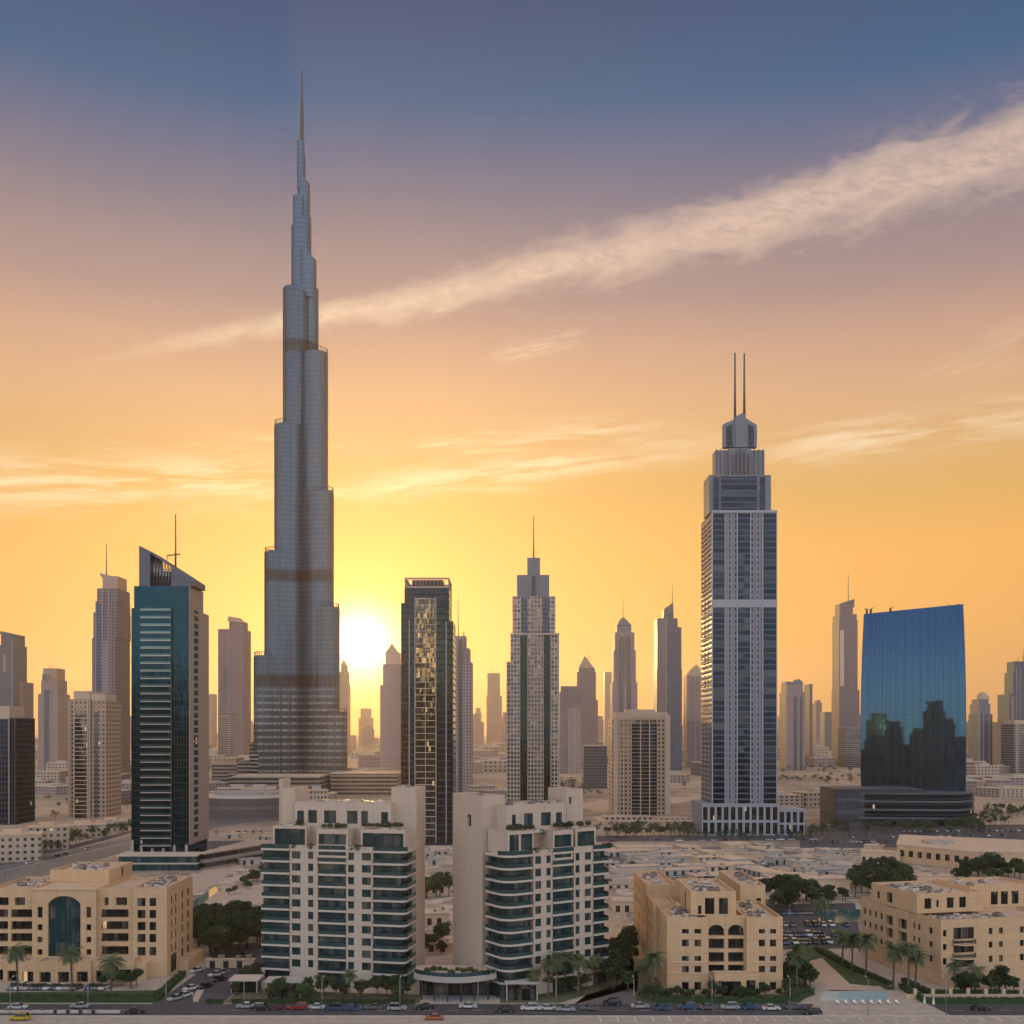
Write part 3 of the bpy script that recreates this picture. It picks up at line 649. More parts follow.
# ---- dark tower with gridded centre
T = Tower('dark navy tower with bright gridded centre strip and open lattice crown', 640, 427); r = T.r
T.box(404.5, 449, 588, None, 32, 0, 'f_darkglass'); T.box(401, 404.4, 603, None, 31, 1, 'f_darkglass', 'side_bay'); T.box(449.1, 453, 621, None, 31, 1, 'f_darkglass', 'side_bay')
T.box(404.5, 449, 586.2, 587.9, 32, 0, 'crown_copper', 'cornice')
cz0, cz1 = T.z(586.1), T.z(577.5); cb = MB()
x0, x1 = T.lx(404.5), T.lx(449)
for (a, b0, c, d0) in ((x0, 0, x1, .8), (x0, 31.2, x1, 32), (x0, .8, x0+.8, 31.2), (x1-.8, .8, x1, 31.2)):
    cb.box(a, b0, cz1-1.1, c, d0, cz1)
for i in range(13):
    xx = x0+.3+(x1-x0-.6)*i/12
    for yy in (.4, 31.6): cb.tube((xx, yy, cz0), (xx, yy, cz1-1.11), .22, .22, 5)
for i in range(1, 9):
    for xx in (x0+.4, x1-.4): cb.tube((xx, 32*i/9, cz0), (xx, 32*i/9, cz1-1.11), .22, .22, 5)
cb.build('crown_lattice', 'crown_copper', r)
T.box(412, 443, 580, 586.1, 10, 10, 'dark_metal', 'plant_room')
T.strip(415, 436, 598, None, 'glass_room_lit', .3, 'glazing'); T.slabs(415, 436, 599, None, 3.9, .9, .32, 'slab_white')
for px_ in (415, 436): T.fin(px_, 597.5, None, .5, 1.2)
T.fin(425.5, 600, None, .25, .95, 'concrete'); T.fin(409.3, 620, None, .6, .7); T.fin(446.2, 622, None, .6, .7)
T.box(398, 456, 843, None, 30, -3, 'f_darkglass', 'base')

# ---- twin-masted tower
T = Tower('tall grey and blue tower with stepped crown and twin masts', 700, 744); r = T.r
T.box(712, 776.5, 512, None, 40, 0, 'f_piers')
for a, c in ((712.6, 724.5), (737.5, 750), (763, 776.3)):
    T.strip(a, c, 514, 599.5, 'f_navyline', .35); T.strip(a, c, 607.5, 804, 'f_navyline', .35)
for a in (725, 737, 750.5, 762.5): T.fin(a, 512.5, 804, .75, .8)
T.fin(731, 512.5, 804, .5, .7); T.fin(756.5, 512.5, 804, .5, .7); T.fin(712.2, 513, 804, .8, .9); T.fin(776.4, 513, 804, .6, .9)
T.strip(712, 776.8, 599.6, 607.4, 'white_fin', .55, 'band'); T.strip(711.6, 777, 510.5, 513, 'white_fin', 1.0, 'cornice', th=1.2)
sb = Rep(r, 'side_balcony', ['crown_beige', 'rail_glass']); xl = T.lx(712)
for i in range(60):
    zz = 24+i*3.15
    for j, yy in enumerate((4, 17, 29)): sb.add('s', lambda: MB().box(-1.1, 0, 0, -.002, 6.5, .4).box(-1.08, .05, .402, -1.0, 6.45, 1.3, 0), Matrix.Translation((xl, yy, zz)), 10-j)
sb.flush()
T.tiers([(708.6, 771, 475)], 1, 'f_piers') if False else None
z512, z475, z447 = T.z(512), T.z(475), T.z(447)
def tb(p0, p1, zt_, zb_, off, dep, mat, name='crown_tier'): return MB().box(X(p0, 700+off)-T.x, off, zb_, X(p1, 700+off)-T.x, off+dep, zt_).build(name, mat, r)
tb(709, 771, z475+1, z512+.01, 4, 20, 'crown_grey'); tb(721.5, 757, z475-.2, z512+.02, 3.0, 2, 'f_navyline'); tb(713.5, 719, z475-.4, z512+.02, 3.4, 2, 'f_navy'); tb(760, 765, z475-.4, z512+.02, 3.4, 2, 'f_navy')
tb(715.5, 764.5, z447, z475+1.01, 8, 11, 'crown_grey'); tb(729, 751, z447+.8, z475-2, 5.5, 15, 'crown_grey')
T.wedge([(723.5, 447), (723.5, 424), (734.5, 419), (746.5, 418.5), (757, 425), (757, 447)], 10, 5, 'crown_grey', 'crown_peak'); T.wedge([(735.5, 447), (735.5, 416.5), (743, 412.8), (745.8, 414.5), (745.8, 447)], 9, 7, 'crown_grey', 'crown_spine'); T.wedge([(726.5, 446.8), (726.5, 427), (732.5, 424), (732.5, 446.8)], 9.7, .25, 'f_navy', 'glazing'); T.wedge([(748.5, 446.8), (748.5, 424), (754, 427.5), (754, 446.8)], 9.7, .25, 'f_navy', 'glazing')
for q_ in range(12): T.fin(716.5+q_*4.2, 449, 474, .45, .5, 'crown_metal', 8, 'fin')
for px_ in (733, 737, 741, 745, 749): T.fin(px_, 448+abs(px_-741)*.8, 474, .9, 1.2, 'crown_metal' if px_ % 2 else 'white_fin', 5)
T.mast(735, 353, 419, .9, 13, .55, mat='crown_metal'); T.mast(744.3, 353.5, 416, .9, 13, .55, mat='crown_metal')
ops = []
def podium(T, p0, p1, top, cols, depth, off, name='podium'):
    x0, x1 = T.lx(p0), T.lx(p1); h = T.z(top); wd = x1-x0; q = MB(); cw = wd/cols
    o_ = [(cw*i+cw*.17, cw*(i+1)-cw*.17, a, c) for i in range(cols) for a, c in ((1, h*.42), (h*.5, h*.93))]
    wall_face(q, (x0, off, 0), (1, 0, 0), (0, -1, 0), wd, h, clampops(o_, wd, h), .8)
    q.box(x0, off+.9, 0, x1, off+depth, h-.01); q.box(x0-.3, off-.3, h, x1+.3, off+depth, h+.8)
    q.build(name, 'white_fin', T.r)
    rp_ = Rep(T.r, 'window', ['glass_room_lit', 'frame_dark'])
    for a, c, e, g in clampops(o_, wd, h): rp_.add((round(c-a, 2), round(g-e, 2)), pane_maker(round(c-a, 2), round(g-e, 2)), Matrix.Translation((x0+a, off+.7, e)))
    rp_.flush()
podium(T, 701, 777.5, 804.5, 11, 40, -3); podium(T, 778, 804, 810, 4, 34, -2)

# ---- curved mirror glass tower
DP = 800; T = Tower('wide curved blue mirror glass tower with slanting roof', DP, 912.5); r = T.r; r.rotation_euler = (0, 0, R_(-22))
fac('f_mirror', (.015, .02, .03), (.024, .078, .135), 5.4, 3.9, .955, .97, .03, .84, .3, lit=0, vary=.04, tilt=.0012, v0=.015)
def pwid(v): b_ = 1-((v-.42)/.60)**2; return 35.4+2.1*max(b_, -.5)
nz, nx = 40, 24; zb, zl, zr_ = 0, Z(611, DP), Z(605, DP); mb = MB(); vs = []
def py_(u, v): return .7*(u*u)+max(0, (v-.30))**2*19-2   # the front leans back towards its head
for j in range(nz+1):
    v = j/nz; hw = pwid(v)
    for i in range(nx+1):
        u = -1+2*i/nx; top = zl+(zr_-zl)*(i/nx); vs.append((hw*u, py_(u, v), zb+(top-zb)*v))
fs = [(j*(nx+1)+i, j*(nx+1)+i+1, (j+1)*(nx+1)+i+1, (j+1)*(nx+1)+i) for j in range(nz) for i in range(nx)]
mb.add(vs, fs, 0, True); mb.build('curtain_wall', 'f_mirror', r)
def yb_(v): return 34-max(0, v-.3)**2*6
mb = MB()                                                     # back and flanks
for j in range(nz):
    v0_, v1_ = j/nz, (j+1)/nz
    for s_ in (-1, 1):
        i = 0 if s_ < 0 else nx; a, c = vs[j*(nx+1)+i], vs[(j+1)*(nx+1)+i]
        kk = .93 if s_ < 0 else 1.0; q = [a, (a[0]*kk, yb_(v0_), a[2]), (c[0]*kk, yb_(v1_), c[2]), c]
        mb.add(q if s_ > 0 else q[::-1], [(0, 1, 2, 3)])
    a, c, e, g = vs[j*(nx+1)], vs[j*(nx+1)+nx], vs[(j+1)*(nx+1)+nx], vs[(j+1)*(nx+1)]
    mb.add([(c[0], yb_(v0_), c[2]), (a[0]*.93, yb_(v0_), a[2]), (g[0]*.93, yb_(v1_), g[2]), (e[0], yb_(v1_), e[2])], [(0, 1, 2, 3)])
tp = vs[nz*(nx+1):]; L_, R2 = tp[0], tp[-1]
mb.add(tp+[(R2[0], yb_(1), R2[2]), (L_[0]*.93, yb_(1), L_[2])], [tuple(range(nx+3))]); mb.build('flank', 'f_darkglass', r)
rp = Rep(r, 'mullion', ['dark_metal'])
for i in range(0, nx+1, 2):
    q = MB()
    for j in range(nz):
        a, c = vs[j*(nx+1)+i], vs[(j+1)*(nx+1)+i]; q.add([(a[0]-.13, a[1], a[2]), (a[0]-.13, a[1]-.35, a[2]), (a[0]+.13, a[1]-.35, a[2]), (a[0]+.13, a[1], a[2]), (c[0]-.13, c[1], c[2]), (c[0]-.13, c[1]-.35, c[2]), (c[0]+.13, c[1]-.35, c[2]), (c[0]+.13, c[1], c[2])],
              [(1, 2, 6, 5), (0, 1, 5, 4), (2, 3, 7, 6)])
    rp.add(i, (lambda q=q: q), Matrix.Identity(4))
rp.flush()
for px_, s_ in ((868, -1), (872, 1), (891, 1), (948, -1), (952, 1)):
    a = T.lx(px_); zz = T.z(608); MB().box(a-.8, 14, zz-2, a+.8, 16, zz+2.2).tube((a, 15, zz+2.2), (a+s_*2.5, 13, zz+3.2), .2, .2, 5).build('roof_crane', 'dark_metal', r)
# podium of curved bands
T = Tower('low dark podium with curved pale bands in front of the mirror tower', 765, 900, 'podium', 'podium'); r = T.r
T.box(836, 925, 789, None, 40, 2, 'f_mesh', 'wall')
def arc(p0, p1, y0, bulge_, k=20):
    a, c = T.lx(p0), T.lx(p1); out = []
    for i in range(k+1):
        u = i/k; out.append((a+(c-a)*u, y0-bulge_*math.sin(math.pi*min(1, u*1.1)*.5)+(28 if 0 else 0)+ (max(0, u-.72)/.28)**2*22))
    return out+[(c, 46), (a, 46)]
for i in range(4):
    z0 = i*6.0
    if i < 4: MB().prism(arc(848, 984, 4, 9), z0+.6 if i else 0, z0+5.2, 0, True).build('glazing', 'f_darkglass', r)
    MB().prism(arc(847.6, 984.6, 3.4, 9.3), z0+5.21, z0+6.59-.6*(i == 3), 0, True).build('band', 'crown_metal', r)

# ---- grid tower with stepped head and spire
T = Tower('pale gridded tower with two dark glass strips, stepped head and single spire', 900, 534); r = T.r
T.box(510.5, 559, 634, None, 34, 0, 'f_grid'); T.box(506.5, 510.4, 662, None, 30, 3, 'f_grid', 'side_bay')
tb2 = lambda p0, p1, t0, b0, off, dep, mat, nm='crown_tier': MB().box(T.lx(p0), off, T.z(b0)+.01, T.lx(p1), off+dep, T.z(t0)).build(nm, mat, r)
tb2(512.5, 555.5, 596, 634, 1.5, 30, 'f_grid'); tb2(517, 549.5, 574, 596, 5, 22, 'crown_grey'); tb2(527.5, 540.3, 556, 574, 9, 12, 'crown_grey'); tb2(532.3, 535.4, 575, 595, 3.8, 1.2, 'dark_metal', 'louvre')
for a, c in ((520, 527.5), (543.5, 550.5)): T.strip(a, c, 635, None, 'f_tealdark', .5)
for a, c in ((521.5, 527.5), (542.5, 549)): T.strip(a, c, 597, 634, 'f_bluegrey', .5, off=1.5)
for a in (510.7, 519.8, 527.8, 543.2, 550.8, 558.8): T.fin(a, 633, None, .45, .9, 'slab_white')
T.slabs(527.8, 543.2, 599, None, 3.7, .75, .3); T.mast(533.6, 516, 557, .7, 14, .3); T.strip(510, 559.6, 633.2, 634.6, 'slab_white', .9, 'cornice', th=1.4)

# ---- round-fronted beige tower right of centre
T = Tower('beige apartment tower with bowed dark glazed centre between sandy shafts', 860, 641); r = T.r
T.box(612, 670, 719, None, 34, 4, 'f_beige'); T.box(616, 668, 712, 719, 26, 8, 'crown_beige', 'attic'); T.box(626, 655, 709.5, 712, 16, 12, 'crown_beige', 'attic')
pl = [(T.lx(631), 4.2)]+[(T.lx(631)+(T.lx(657.5)-T.lx(631))*i/12, 3.9-3.4*math.sin(math.pi*i/12)) for i in range(13)]+[(T.lx(657.5), 4.2)]
MB().prism(pl, 0, T.z(723), 0, True).build('bowed_glazing', 'f_darkglass', r)
rp = Rep(r, 'balcony', ['concrete'])
pl2 = [(x, y-.5) for x, y in pl[1:-1]]+[(T.lx(657.5), 3.95), (T.lx(631), 3.95)]
for i in range(27): rp.add('s', lambda: MB().prism(pl2, 0, .35, 0), Matrix.Translation((0, 0, 3.2+i*3.0)))
rp.flush()
for a in (615.5, 623.5, 631, 640, 649, 657.5, 665.5): T.fin(a, 720, None, .8, .9 if not 632 < a < 657 else 4.3, 'crown_beige', 4)
T.box(613.5, 618, 715, None, 8, 3.2, 'crown_beige', 'corner_turret'); T.box(665, 670.3, 715, None, 8, 3.2, 'crown_beige', 'corner_turret')
low_block('long sandy podium building with flat roofs below the bowed beige tower', 800, 594, 694, 822, 40, 'f_lowrise', [(600, 650, 817, 'f_lowrise'), (655, 690, 818.5, 'f_lowrise')])

# ---- beige slab towers at the western edge
T = Tower('broad beige apartment tower with black striped balcony bay', 835, 96); r = T.r; T.sil(69, 123.5, 34)
T.box(69, 98.5, 699, None, 36, 0, 'f_beige'); T.box(98.6, 121, 700, None, 33, 2, 'f_beige', 'side_wing'); T.box(75.5, 98, 691, 699, 24, 3, 'crown_beige', 'attic'); T.box(99, 120, 694, 700, 24, 4, 'crown_beige', 'attic')
T.strip(77, 95, 713, None, 'glass_room_lit', .3, 'glazing'); T.slabs(77, 95, 714, None, 3.3, .9, .5, 'cream'); T.strip(104, 109, 712, None, 'f_slate', -1.6, 'glazing')
for a in (69.2, 76.4, 95.6, 98.2): T.fin(a, 700, None, 1.0, .8, 'crown_beige')
T = Tower('dark glass tower with white vertical fins and beige rooftop', 775, 16); r = T.r; T.sil(-14, 38, 33)
T.box(-14, 24, 719, None, 34, 0, 'f_navy'); T.box(24.1, 36, 718, None, 30, 3, 'f_darkglass', 'side_wing'); T.box(-14, 24, 706, 719, 24, 4, 'crown_beige', 'attic'); T.box(20, 33, 712, 718, 16, 8, 'crown_beige', 'attic')
for a in (5.5, 24): T.fin(a, 719, None, .6, .8)
for a in (12, 18, 29, 33): T.fin(a, 719, None, .4, .6 if a < 24 else -2, 'dark_metal')

# ---- further towers, smaller and paler with distance
def far(label, D, rows, depth, mat, strips=(), masts=(), fins=(), wedges=(), slabs=(), group=None):
    k_ = 1.8 if D >= 1900 else 1.3 if D >= 1300 else 1.0; D *= k_; depth *= k_**.5
    T = Tower(label, D, (rows[0][0]+rows[0][1])/2, group=group); T.sil(rows[0][0], rows[0][1], depth); T.tiers(rows, depth, mat)
    for a, c, t0, b0, mm in strips: T.strip(a, c, t0, b0, mm, .6, 'facade_strip')
    for a, t0, b0 in fins: T.fin(a, t0, b0, 1.0, 1.0)
    for pts, off, dep, mm in wedges: T.wedge(pts, off, dep, mm)
    for a, t0, b0, rr in masts: T.mast(a, t0, b0, rr, depth*.4, rr*.4)
    return T
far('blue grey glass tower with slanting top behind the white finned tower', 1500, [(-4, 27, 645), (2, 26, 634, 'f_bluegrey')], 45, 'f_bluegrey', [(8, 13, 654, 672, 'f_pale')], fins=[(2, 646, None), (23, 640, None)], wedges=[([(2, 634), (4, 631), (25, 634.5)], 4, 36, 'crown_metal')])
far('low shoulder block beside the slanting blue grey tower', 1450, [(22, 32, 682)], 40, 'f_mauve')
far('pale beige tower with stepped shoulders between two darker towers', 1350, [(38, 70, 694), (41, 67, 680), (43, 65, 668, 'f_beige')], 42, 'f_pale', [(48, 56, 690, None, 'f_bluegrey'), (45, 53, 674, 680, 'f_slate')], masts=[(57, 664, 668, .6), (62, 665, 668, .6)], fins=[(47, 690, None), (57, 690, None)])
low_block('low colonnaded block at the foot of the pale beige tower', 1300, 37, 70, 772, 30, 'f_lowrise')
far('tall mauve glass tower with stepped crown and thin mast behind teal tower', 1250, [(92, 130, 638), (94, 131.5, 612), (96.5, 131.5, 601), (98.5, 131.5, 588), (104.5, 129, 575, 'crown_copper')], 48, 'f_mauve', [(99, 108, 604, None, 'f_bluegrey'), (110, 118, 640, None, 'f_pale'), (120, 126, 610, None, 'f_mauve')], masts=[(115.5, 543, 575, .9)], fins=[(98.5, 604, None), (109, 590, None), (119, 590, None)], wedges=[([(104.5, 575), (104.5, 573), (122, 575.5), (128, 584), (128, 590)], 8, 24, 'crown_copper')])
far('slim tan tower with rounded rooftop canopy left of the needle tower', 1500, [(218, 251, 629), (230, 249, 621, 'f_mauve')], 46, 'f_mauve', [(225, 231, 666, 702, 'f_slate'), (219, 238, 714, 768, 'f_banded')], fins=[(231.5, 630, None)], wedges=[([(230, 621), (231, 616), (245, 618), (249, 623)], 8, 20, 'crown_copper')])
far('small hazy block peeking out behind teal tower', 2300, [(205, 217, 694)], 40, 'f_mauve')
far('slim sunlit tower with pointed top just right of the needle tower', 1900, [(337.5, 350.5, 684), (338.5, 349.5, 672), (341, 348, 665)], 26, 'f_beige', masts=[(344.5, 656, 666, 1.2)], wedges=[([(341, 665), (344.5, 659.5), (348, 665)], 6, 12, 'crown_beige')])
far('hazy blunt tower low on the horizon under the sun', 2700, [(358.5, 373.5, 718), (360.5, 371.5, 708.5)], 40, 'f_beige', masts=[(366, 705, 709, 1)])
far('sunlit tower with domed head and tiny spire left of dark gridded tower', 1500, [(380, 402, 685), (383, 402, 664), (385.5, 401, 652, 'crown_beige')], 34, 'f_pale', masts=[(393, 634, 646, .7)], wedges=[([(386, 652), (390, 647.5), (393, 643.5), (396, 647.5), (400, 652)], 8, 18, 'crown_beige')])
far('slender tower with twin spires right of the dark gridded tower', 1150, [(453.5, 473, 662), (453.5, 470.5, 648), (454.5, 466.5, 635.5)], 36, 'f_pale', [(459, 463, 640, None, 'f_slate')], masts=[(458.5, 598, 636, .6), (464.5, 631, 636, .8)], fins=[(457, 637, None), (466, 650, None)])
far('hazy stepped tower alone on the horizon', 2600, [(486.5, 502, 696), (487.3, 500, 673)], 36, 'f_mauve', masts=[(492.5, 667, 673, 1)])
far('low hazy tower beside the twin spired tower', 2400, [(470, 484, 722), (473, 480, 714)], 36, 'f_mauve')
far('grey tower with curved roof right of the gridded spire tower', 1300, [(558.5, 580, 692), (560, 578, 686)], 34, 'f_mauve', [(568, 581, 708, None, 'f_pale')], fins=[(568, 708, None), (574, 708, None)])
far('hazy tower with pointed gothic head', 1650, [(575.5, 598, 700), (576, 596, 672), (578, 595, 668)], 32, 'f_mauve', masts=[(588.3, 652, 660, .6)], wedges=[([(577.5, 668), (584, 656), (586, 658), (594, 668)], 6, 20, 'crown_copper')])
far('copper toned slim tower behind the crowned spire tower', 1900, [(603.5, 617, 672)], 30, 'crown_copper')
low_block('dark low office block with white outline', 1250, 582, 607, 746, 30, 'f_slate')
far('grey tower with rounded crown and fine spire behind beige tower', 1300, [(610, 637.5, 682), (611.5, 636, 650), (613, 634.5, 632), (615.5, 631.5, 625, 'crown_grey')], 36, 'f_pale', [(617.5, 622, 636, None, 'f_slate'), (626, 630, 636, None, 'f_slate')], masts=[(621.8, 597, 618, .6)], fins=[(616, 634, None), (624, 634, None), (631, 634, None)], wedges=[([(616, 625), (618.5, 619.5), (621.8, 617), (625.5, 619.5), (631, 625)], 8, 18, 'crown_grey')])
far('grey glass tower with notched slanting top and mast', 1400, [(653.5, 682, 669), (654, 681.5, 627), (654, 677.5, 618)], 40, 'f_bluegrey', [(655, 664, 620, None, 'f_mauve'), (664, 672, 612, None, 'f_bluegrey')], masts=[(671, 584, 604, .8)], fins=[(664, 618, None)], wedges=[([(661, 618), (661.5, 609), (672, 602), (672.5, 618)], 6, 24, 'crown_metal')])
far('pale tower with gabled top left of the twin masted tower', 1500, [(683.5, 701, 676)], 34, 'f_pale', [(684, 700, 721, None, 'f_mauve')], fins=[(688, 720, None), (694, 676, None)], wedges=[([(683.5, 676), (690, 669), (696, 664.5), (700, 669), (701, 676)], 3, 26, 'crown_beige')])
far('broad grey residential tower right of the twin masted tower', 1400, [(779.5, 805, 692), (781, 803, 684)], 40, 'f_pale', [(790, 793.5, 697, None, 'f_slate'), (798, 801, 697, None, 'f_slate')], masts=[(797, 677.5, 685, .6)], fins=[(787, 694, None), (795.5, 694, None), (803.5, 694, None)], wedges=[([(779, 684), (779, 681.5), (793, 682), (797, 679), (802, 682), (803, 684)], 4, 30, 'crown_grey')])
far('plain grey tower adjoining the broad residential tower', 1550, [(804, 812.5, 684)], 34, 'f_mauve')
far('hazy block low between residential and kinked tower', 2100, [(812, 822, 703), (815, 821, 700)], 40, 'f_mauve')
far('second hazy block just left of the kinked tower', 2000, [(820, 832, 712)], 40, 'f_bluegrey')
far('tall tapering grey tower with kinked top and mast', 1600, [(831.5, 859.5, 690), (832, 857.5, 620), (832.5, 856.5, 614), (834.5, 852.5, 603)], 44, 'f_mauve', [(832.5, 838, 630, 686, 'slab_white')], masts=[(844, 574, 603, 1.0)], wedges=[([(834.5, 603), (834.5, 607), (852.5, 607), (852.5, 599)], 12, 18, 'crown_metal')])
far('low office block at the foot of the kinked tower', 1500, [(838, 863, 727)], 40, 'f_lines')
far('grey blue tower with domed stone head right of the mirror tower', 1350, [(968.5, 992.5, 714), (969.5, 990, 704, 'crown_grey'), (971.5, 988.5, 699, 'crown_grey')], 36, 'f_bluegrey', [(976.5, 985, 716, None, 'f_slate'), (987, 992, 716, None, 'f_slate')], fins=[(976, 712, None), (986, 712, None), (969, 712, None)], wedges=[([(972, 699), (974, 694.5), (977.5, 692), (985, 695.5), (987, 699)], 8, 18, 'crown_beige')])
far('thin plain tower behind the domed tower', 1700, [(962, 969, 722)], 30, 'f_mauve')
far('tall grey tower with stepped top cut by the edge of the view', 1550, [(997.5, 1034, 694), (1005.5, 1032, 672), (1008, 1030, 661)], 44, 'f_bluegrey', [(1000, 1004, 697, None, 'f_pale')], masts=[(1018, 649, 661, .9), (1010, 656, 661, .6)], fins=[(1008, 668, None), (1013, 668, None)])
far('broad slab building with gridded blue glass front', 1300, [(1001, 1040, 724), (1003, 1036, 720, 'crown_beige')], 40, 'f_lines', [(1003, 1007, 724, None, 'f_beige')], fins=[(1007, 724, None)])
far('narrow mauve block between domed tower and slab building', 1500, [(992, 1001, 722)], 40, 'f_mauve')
# ------------------------------------------------------------------ the buildings in front
class Frame:
    """ground axes of a building: corner seen at column px at distance D, front running along angle th"""
    def __init__(s, px, D, th):
        s.D, s.x, s.c, s.s, s.th = D, X(px, D), math.cos(th), math.sin(th), th
    def u(s, px, w=0):
        k = (px-CX)/F; return (k*(s.D+w*s.c)-s.x+w*s.s)/(s.c-k*s.s)
    def w(s, px, u=0):
        k = (px-CX)/F; return (s.x+u*s.c-k*(s.D+u*s.s))/(k*s.c+s.s)
    def z(s, py, u=0, w=0): return Z(py, s.D+u*s.s+w*s.c)
    def root(s, name, label, cat): return thing(name, label, cat, (s.x, s.D, 0), s.th)

def rounded(x0, x1, y0, y1, r0=0, r1=0, k=8):
    """rectangle whose two front corners may be rounded"""
    p = []
    if r0: p += [(x0+r0-r0*math.cos(math.pi/2*i/k), y0+r0-r0*math.sin(math.pi/2*i/k)) for i in range(k+1)]
    else: p.append((x0, y0))
    if r1: p += [(x1-r1+r1*math.sin(math.pi/2*i/k), y0+r1-r1*math.cos(math.pi/2*i/k)) for i in range(k+1)]
    else: p.append((x1, y0))
    return p+[(x1, y1), (x0, y1)]

def railing(b, poly, z, h=1.0, m=1, off=0):
    """thin glass balustrade that follows an open line"""
    for (x0, y0), (x1, y1) in zip(poly, poly[1:]):
        d_ = Vector((x1-x0, y1-y0)); L = d_.length
        if L < .02: continue
        nx_, ny_ = -d_.y/L*.03, d_.x/L*.03
        b.add([(x0-nx_, y0-ny_, z), (x1-nx_, y1-ny_, z), (x1+nx_, y1+ny_, z), (x0+nx_, y0+ny_, z), (x0-nx_, y0-ny_, z+h), (x1-nx_, y1-ny_, z+h), (x1+nx_, y1+ny_, z+h), (x0+nx_, y0+ny_, z+h)],
              [(0, 1, 5, 4), (1, 2, 6, 5), (2, 3, 7, 6), (3, 0, 4, 7), (4, 5, 6, 7)], m)
        b.tube((x0, y0, z+h+.03), (x1, y1, z+h+.03), .035, .035, 4, 2)

class Bay:
    """a stack of glazed balconies with pale slab edges"""
    def __init__(s, root, sh): s.r, s.sh = root, sh; s.rep = Rep(root, 'balcony', ['slab_white', 'rail_glass', 'frame_dark']); s.gr = Rep(root, 'glazing', ['glass_teal', 'frame_dark'])
    def stack(s, x0, x1, y0, yg, zs, fh, r0=0, r1=0, th=.55, depth=12, key=0, lip=.0):
        out = rounded(x0, x1, y0, yg+2, r0, r1); inn = rounded(x0+(.05 if not r0 else 1.3), x1-(.05 if not r1 else 1.3), yg, yg+depth, max(r0-1.3, 0), max(r1-1.3, 0))
        if r0: out[-1] = (x0, depth+yg-.3)
        if r1: out[-2] = (x1, depth+yg-.3)
        line = [(x+(.12 if x < x0+.2 else -.12 if x > x1-.2 else 0), y+.12) for x, y in (out[:-2])]
        if r0: line = [(x0+.12, depth+yg-.4)]+line
        if r1: line = line+[(x1-.12, depth+yg-.4)]
        def mk():
            b = MB().prism(out, -th, 0, 0, False); railing(b, line, .002, .95, 1); return b
        def gl():
            b = MB(); n_ = len(inn)-2 if not (r0 or r1) else len(inn)
            b.prism(inn, .002, fh-th-.002, 0, False)
            for (xa, ya), (xb, yb) in list(zip(inn, inn[1:])):
                L = math.hypot(xb-xa, yb-ya); k = max(1, int(L/1.6))
                for j in range(k):
                    x_, y_ = xa+(xb-xa)*j/k, ya+(yb-ya)*j/k; dx_, dy_ = (yb-ya)/L*.05, -(xb-xa)/L*.05
                    b.tube((x_+dx_, y_+dy_, .01), (x_+dx_, y_+dy_, fh-th-.01), .05, .05, 4, 1)
            return b
        for z in zs:
            s.rep.add(('b', key), mk, Matrix.Translation((0, 0, z)), (x1-x0)); s.gr.add(('g', key), gl, Matrix.Translation((0, 0, z)), (x1-x0))
    def flush(s): s.rep.flush(); s.gr.flush()

plain('wall_cream', (.50, .40, .315), .85, vary=.1, scale=.25, streak=.18, bump=.08, joints=3.31)
plain('wall_stone', (.49, .385, .295), .85, vary=.08, scale=.2, streak=.16, joints=2.2)

def apartment(fr, label, cols, bays, blocks, z0, fh, nf, depth, canopy=None, name='apartment_building', tops=()):
    """cols: (px0, px1, w, [(wpx0, wpx1)...]) wall strips; bays: (px0, px1, w_slab, w_glass, r0, r1)"""
    r = fr.root(name, label, 'apartment building'); sh = Shell(r, 'wall_cream', 'glass_teal'); by = Bay(r, sh); H = z0+fh*nf
    zs = [z0+fh*i for i in range(nf)]
    for i, (a, c, w_, wins) in enumerate(cols):
        x0, x1 = fr.u(a, w_)+.02, fr.u(c, w_)-.02
        ops = [(fr.u(p, w_)-x0, fr.u(q, w_)-x0, z+.55, z+2.6) for p, q in wins for z in zs+[H]]
        sh.block(x0, w_, x1, depth, 0, H+.9, S=[o for o in ops if o[3] < H+.5], mull=.9)
    for i, (a, c, ws, wg, r0, r1) in enumerate(bays):
        x0, x1 = fr.u(a, ws)+.02, fr.u(c, ws)-.02
        MB().prism(rounded(x0+.2, x1-.2, wg+.6, wg+depth*.6, max(r0-1.9, 0), max(r1-1.9, 0)), .0, z0-.71, 0).build('ground_floor', 'glass_teal', r)
        by.stack(x0, x1, ws, wg, zs, fh, r0, r1, key=i, depth=depth*.62)
        out = rounded(x0, x1, ws, wg+depth*.6, r0, r1); b = MB().prism(out, H-.55, H-.002, 0); railing(b, [(x+(.12 if x < x0+.2 else -.12 if x > x1-.2 else 0), y+.12) for x, y in out[:-2]], H, 1.1, 1); b.build('terrace', ['slab_white', 'rail_glass', 'frame_dark'], r)
    for k, (a, c, w0, w1, zb, zt, ops, mt) in enumerate(blocks):     # a, c columns read at the block's front
        x0, x1 = fr.u(a, w0), fr.u(c, w0)
        sh.block(x0, w0, x1, w1, zb, zt, S=[(fr.u(p, w0)-x0, fr.u(q, w0)-x0, o0-zb, o1-zb) for p, q, o0, o1 in ops], mull=1.5, mat=mt, name='penthouse' if ops and zb < H+3 else 'wall')
    for x0, y0, x1, y1, z, n_ in tops: sh.clutter(x0, y0, x1, y1, z, n_)
    sh.flush(); by.flush()
    return r

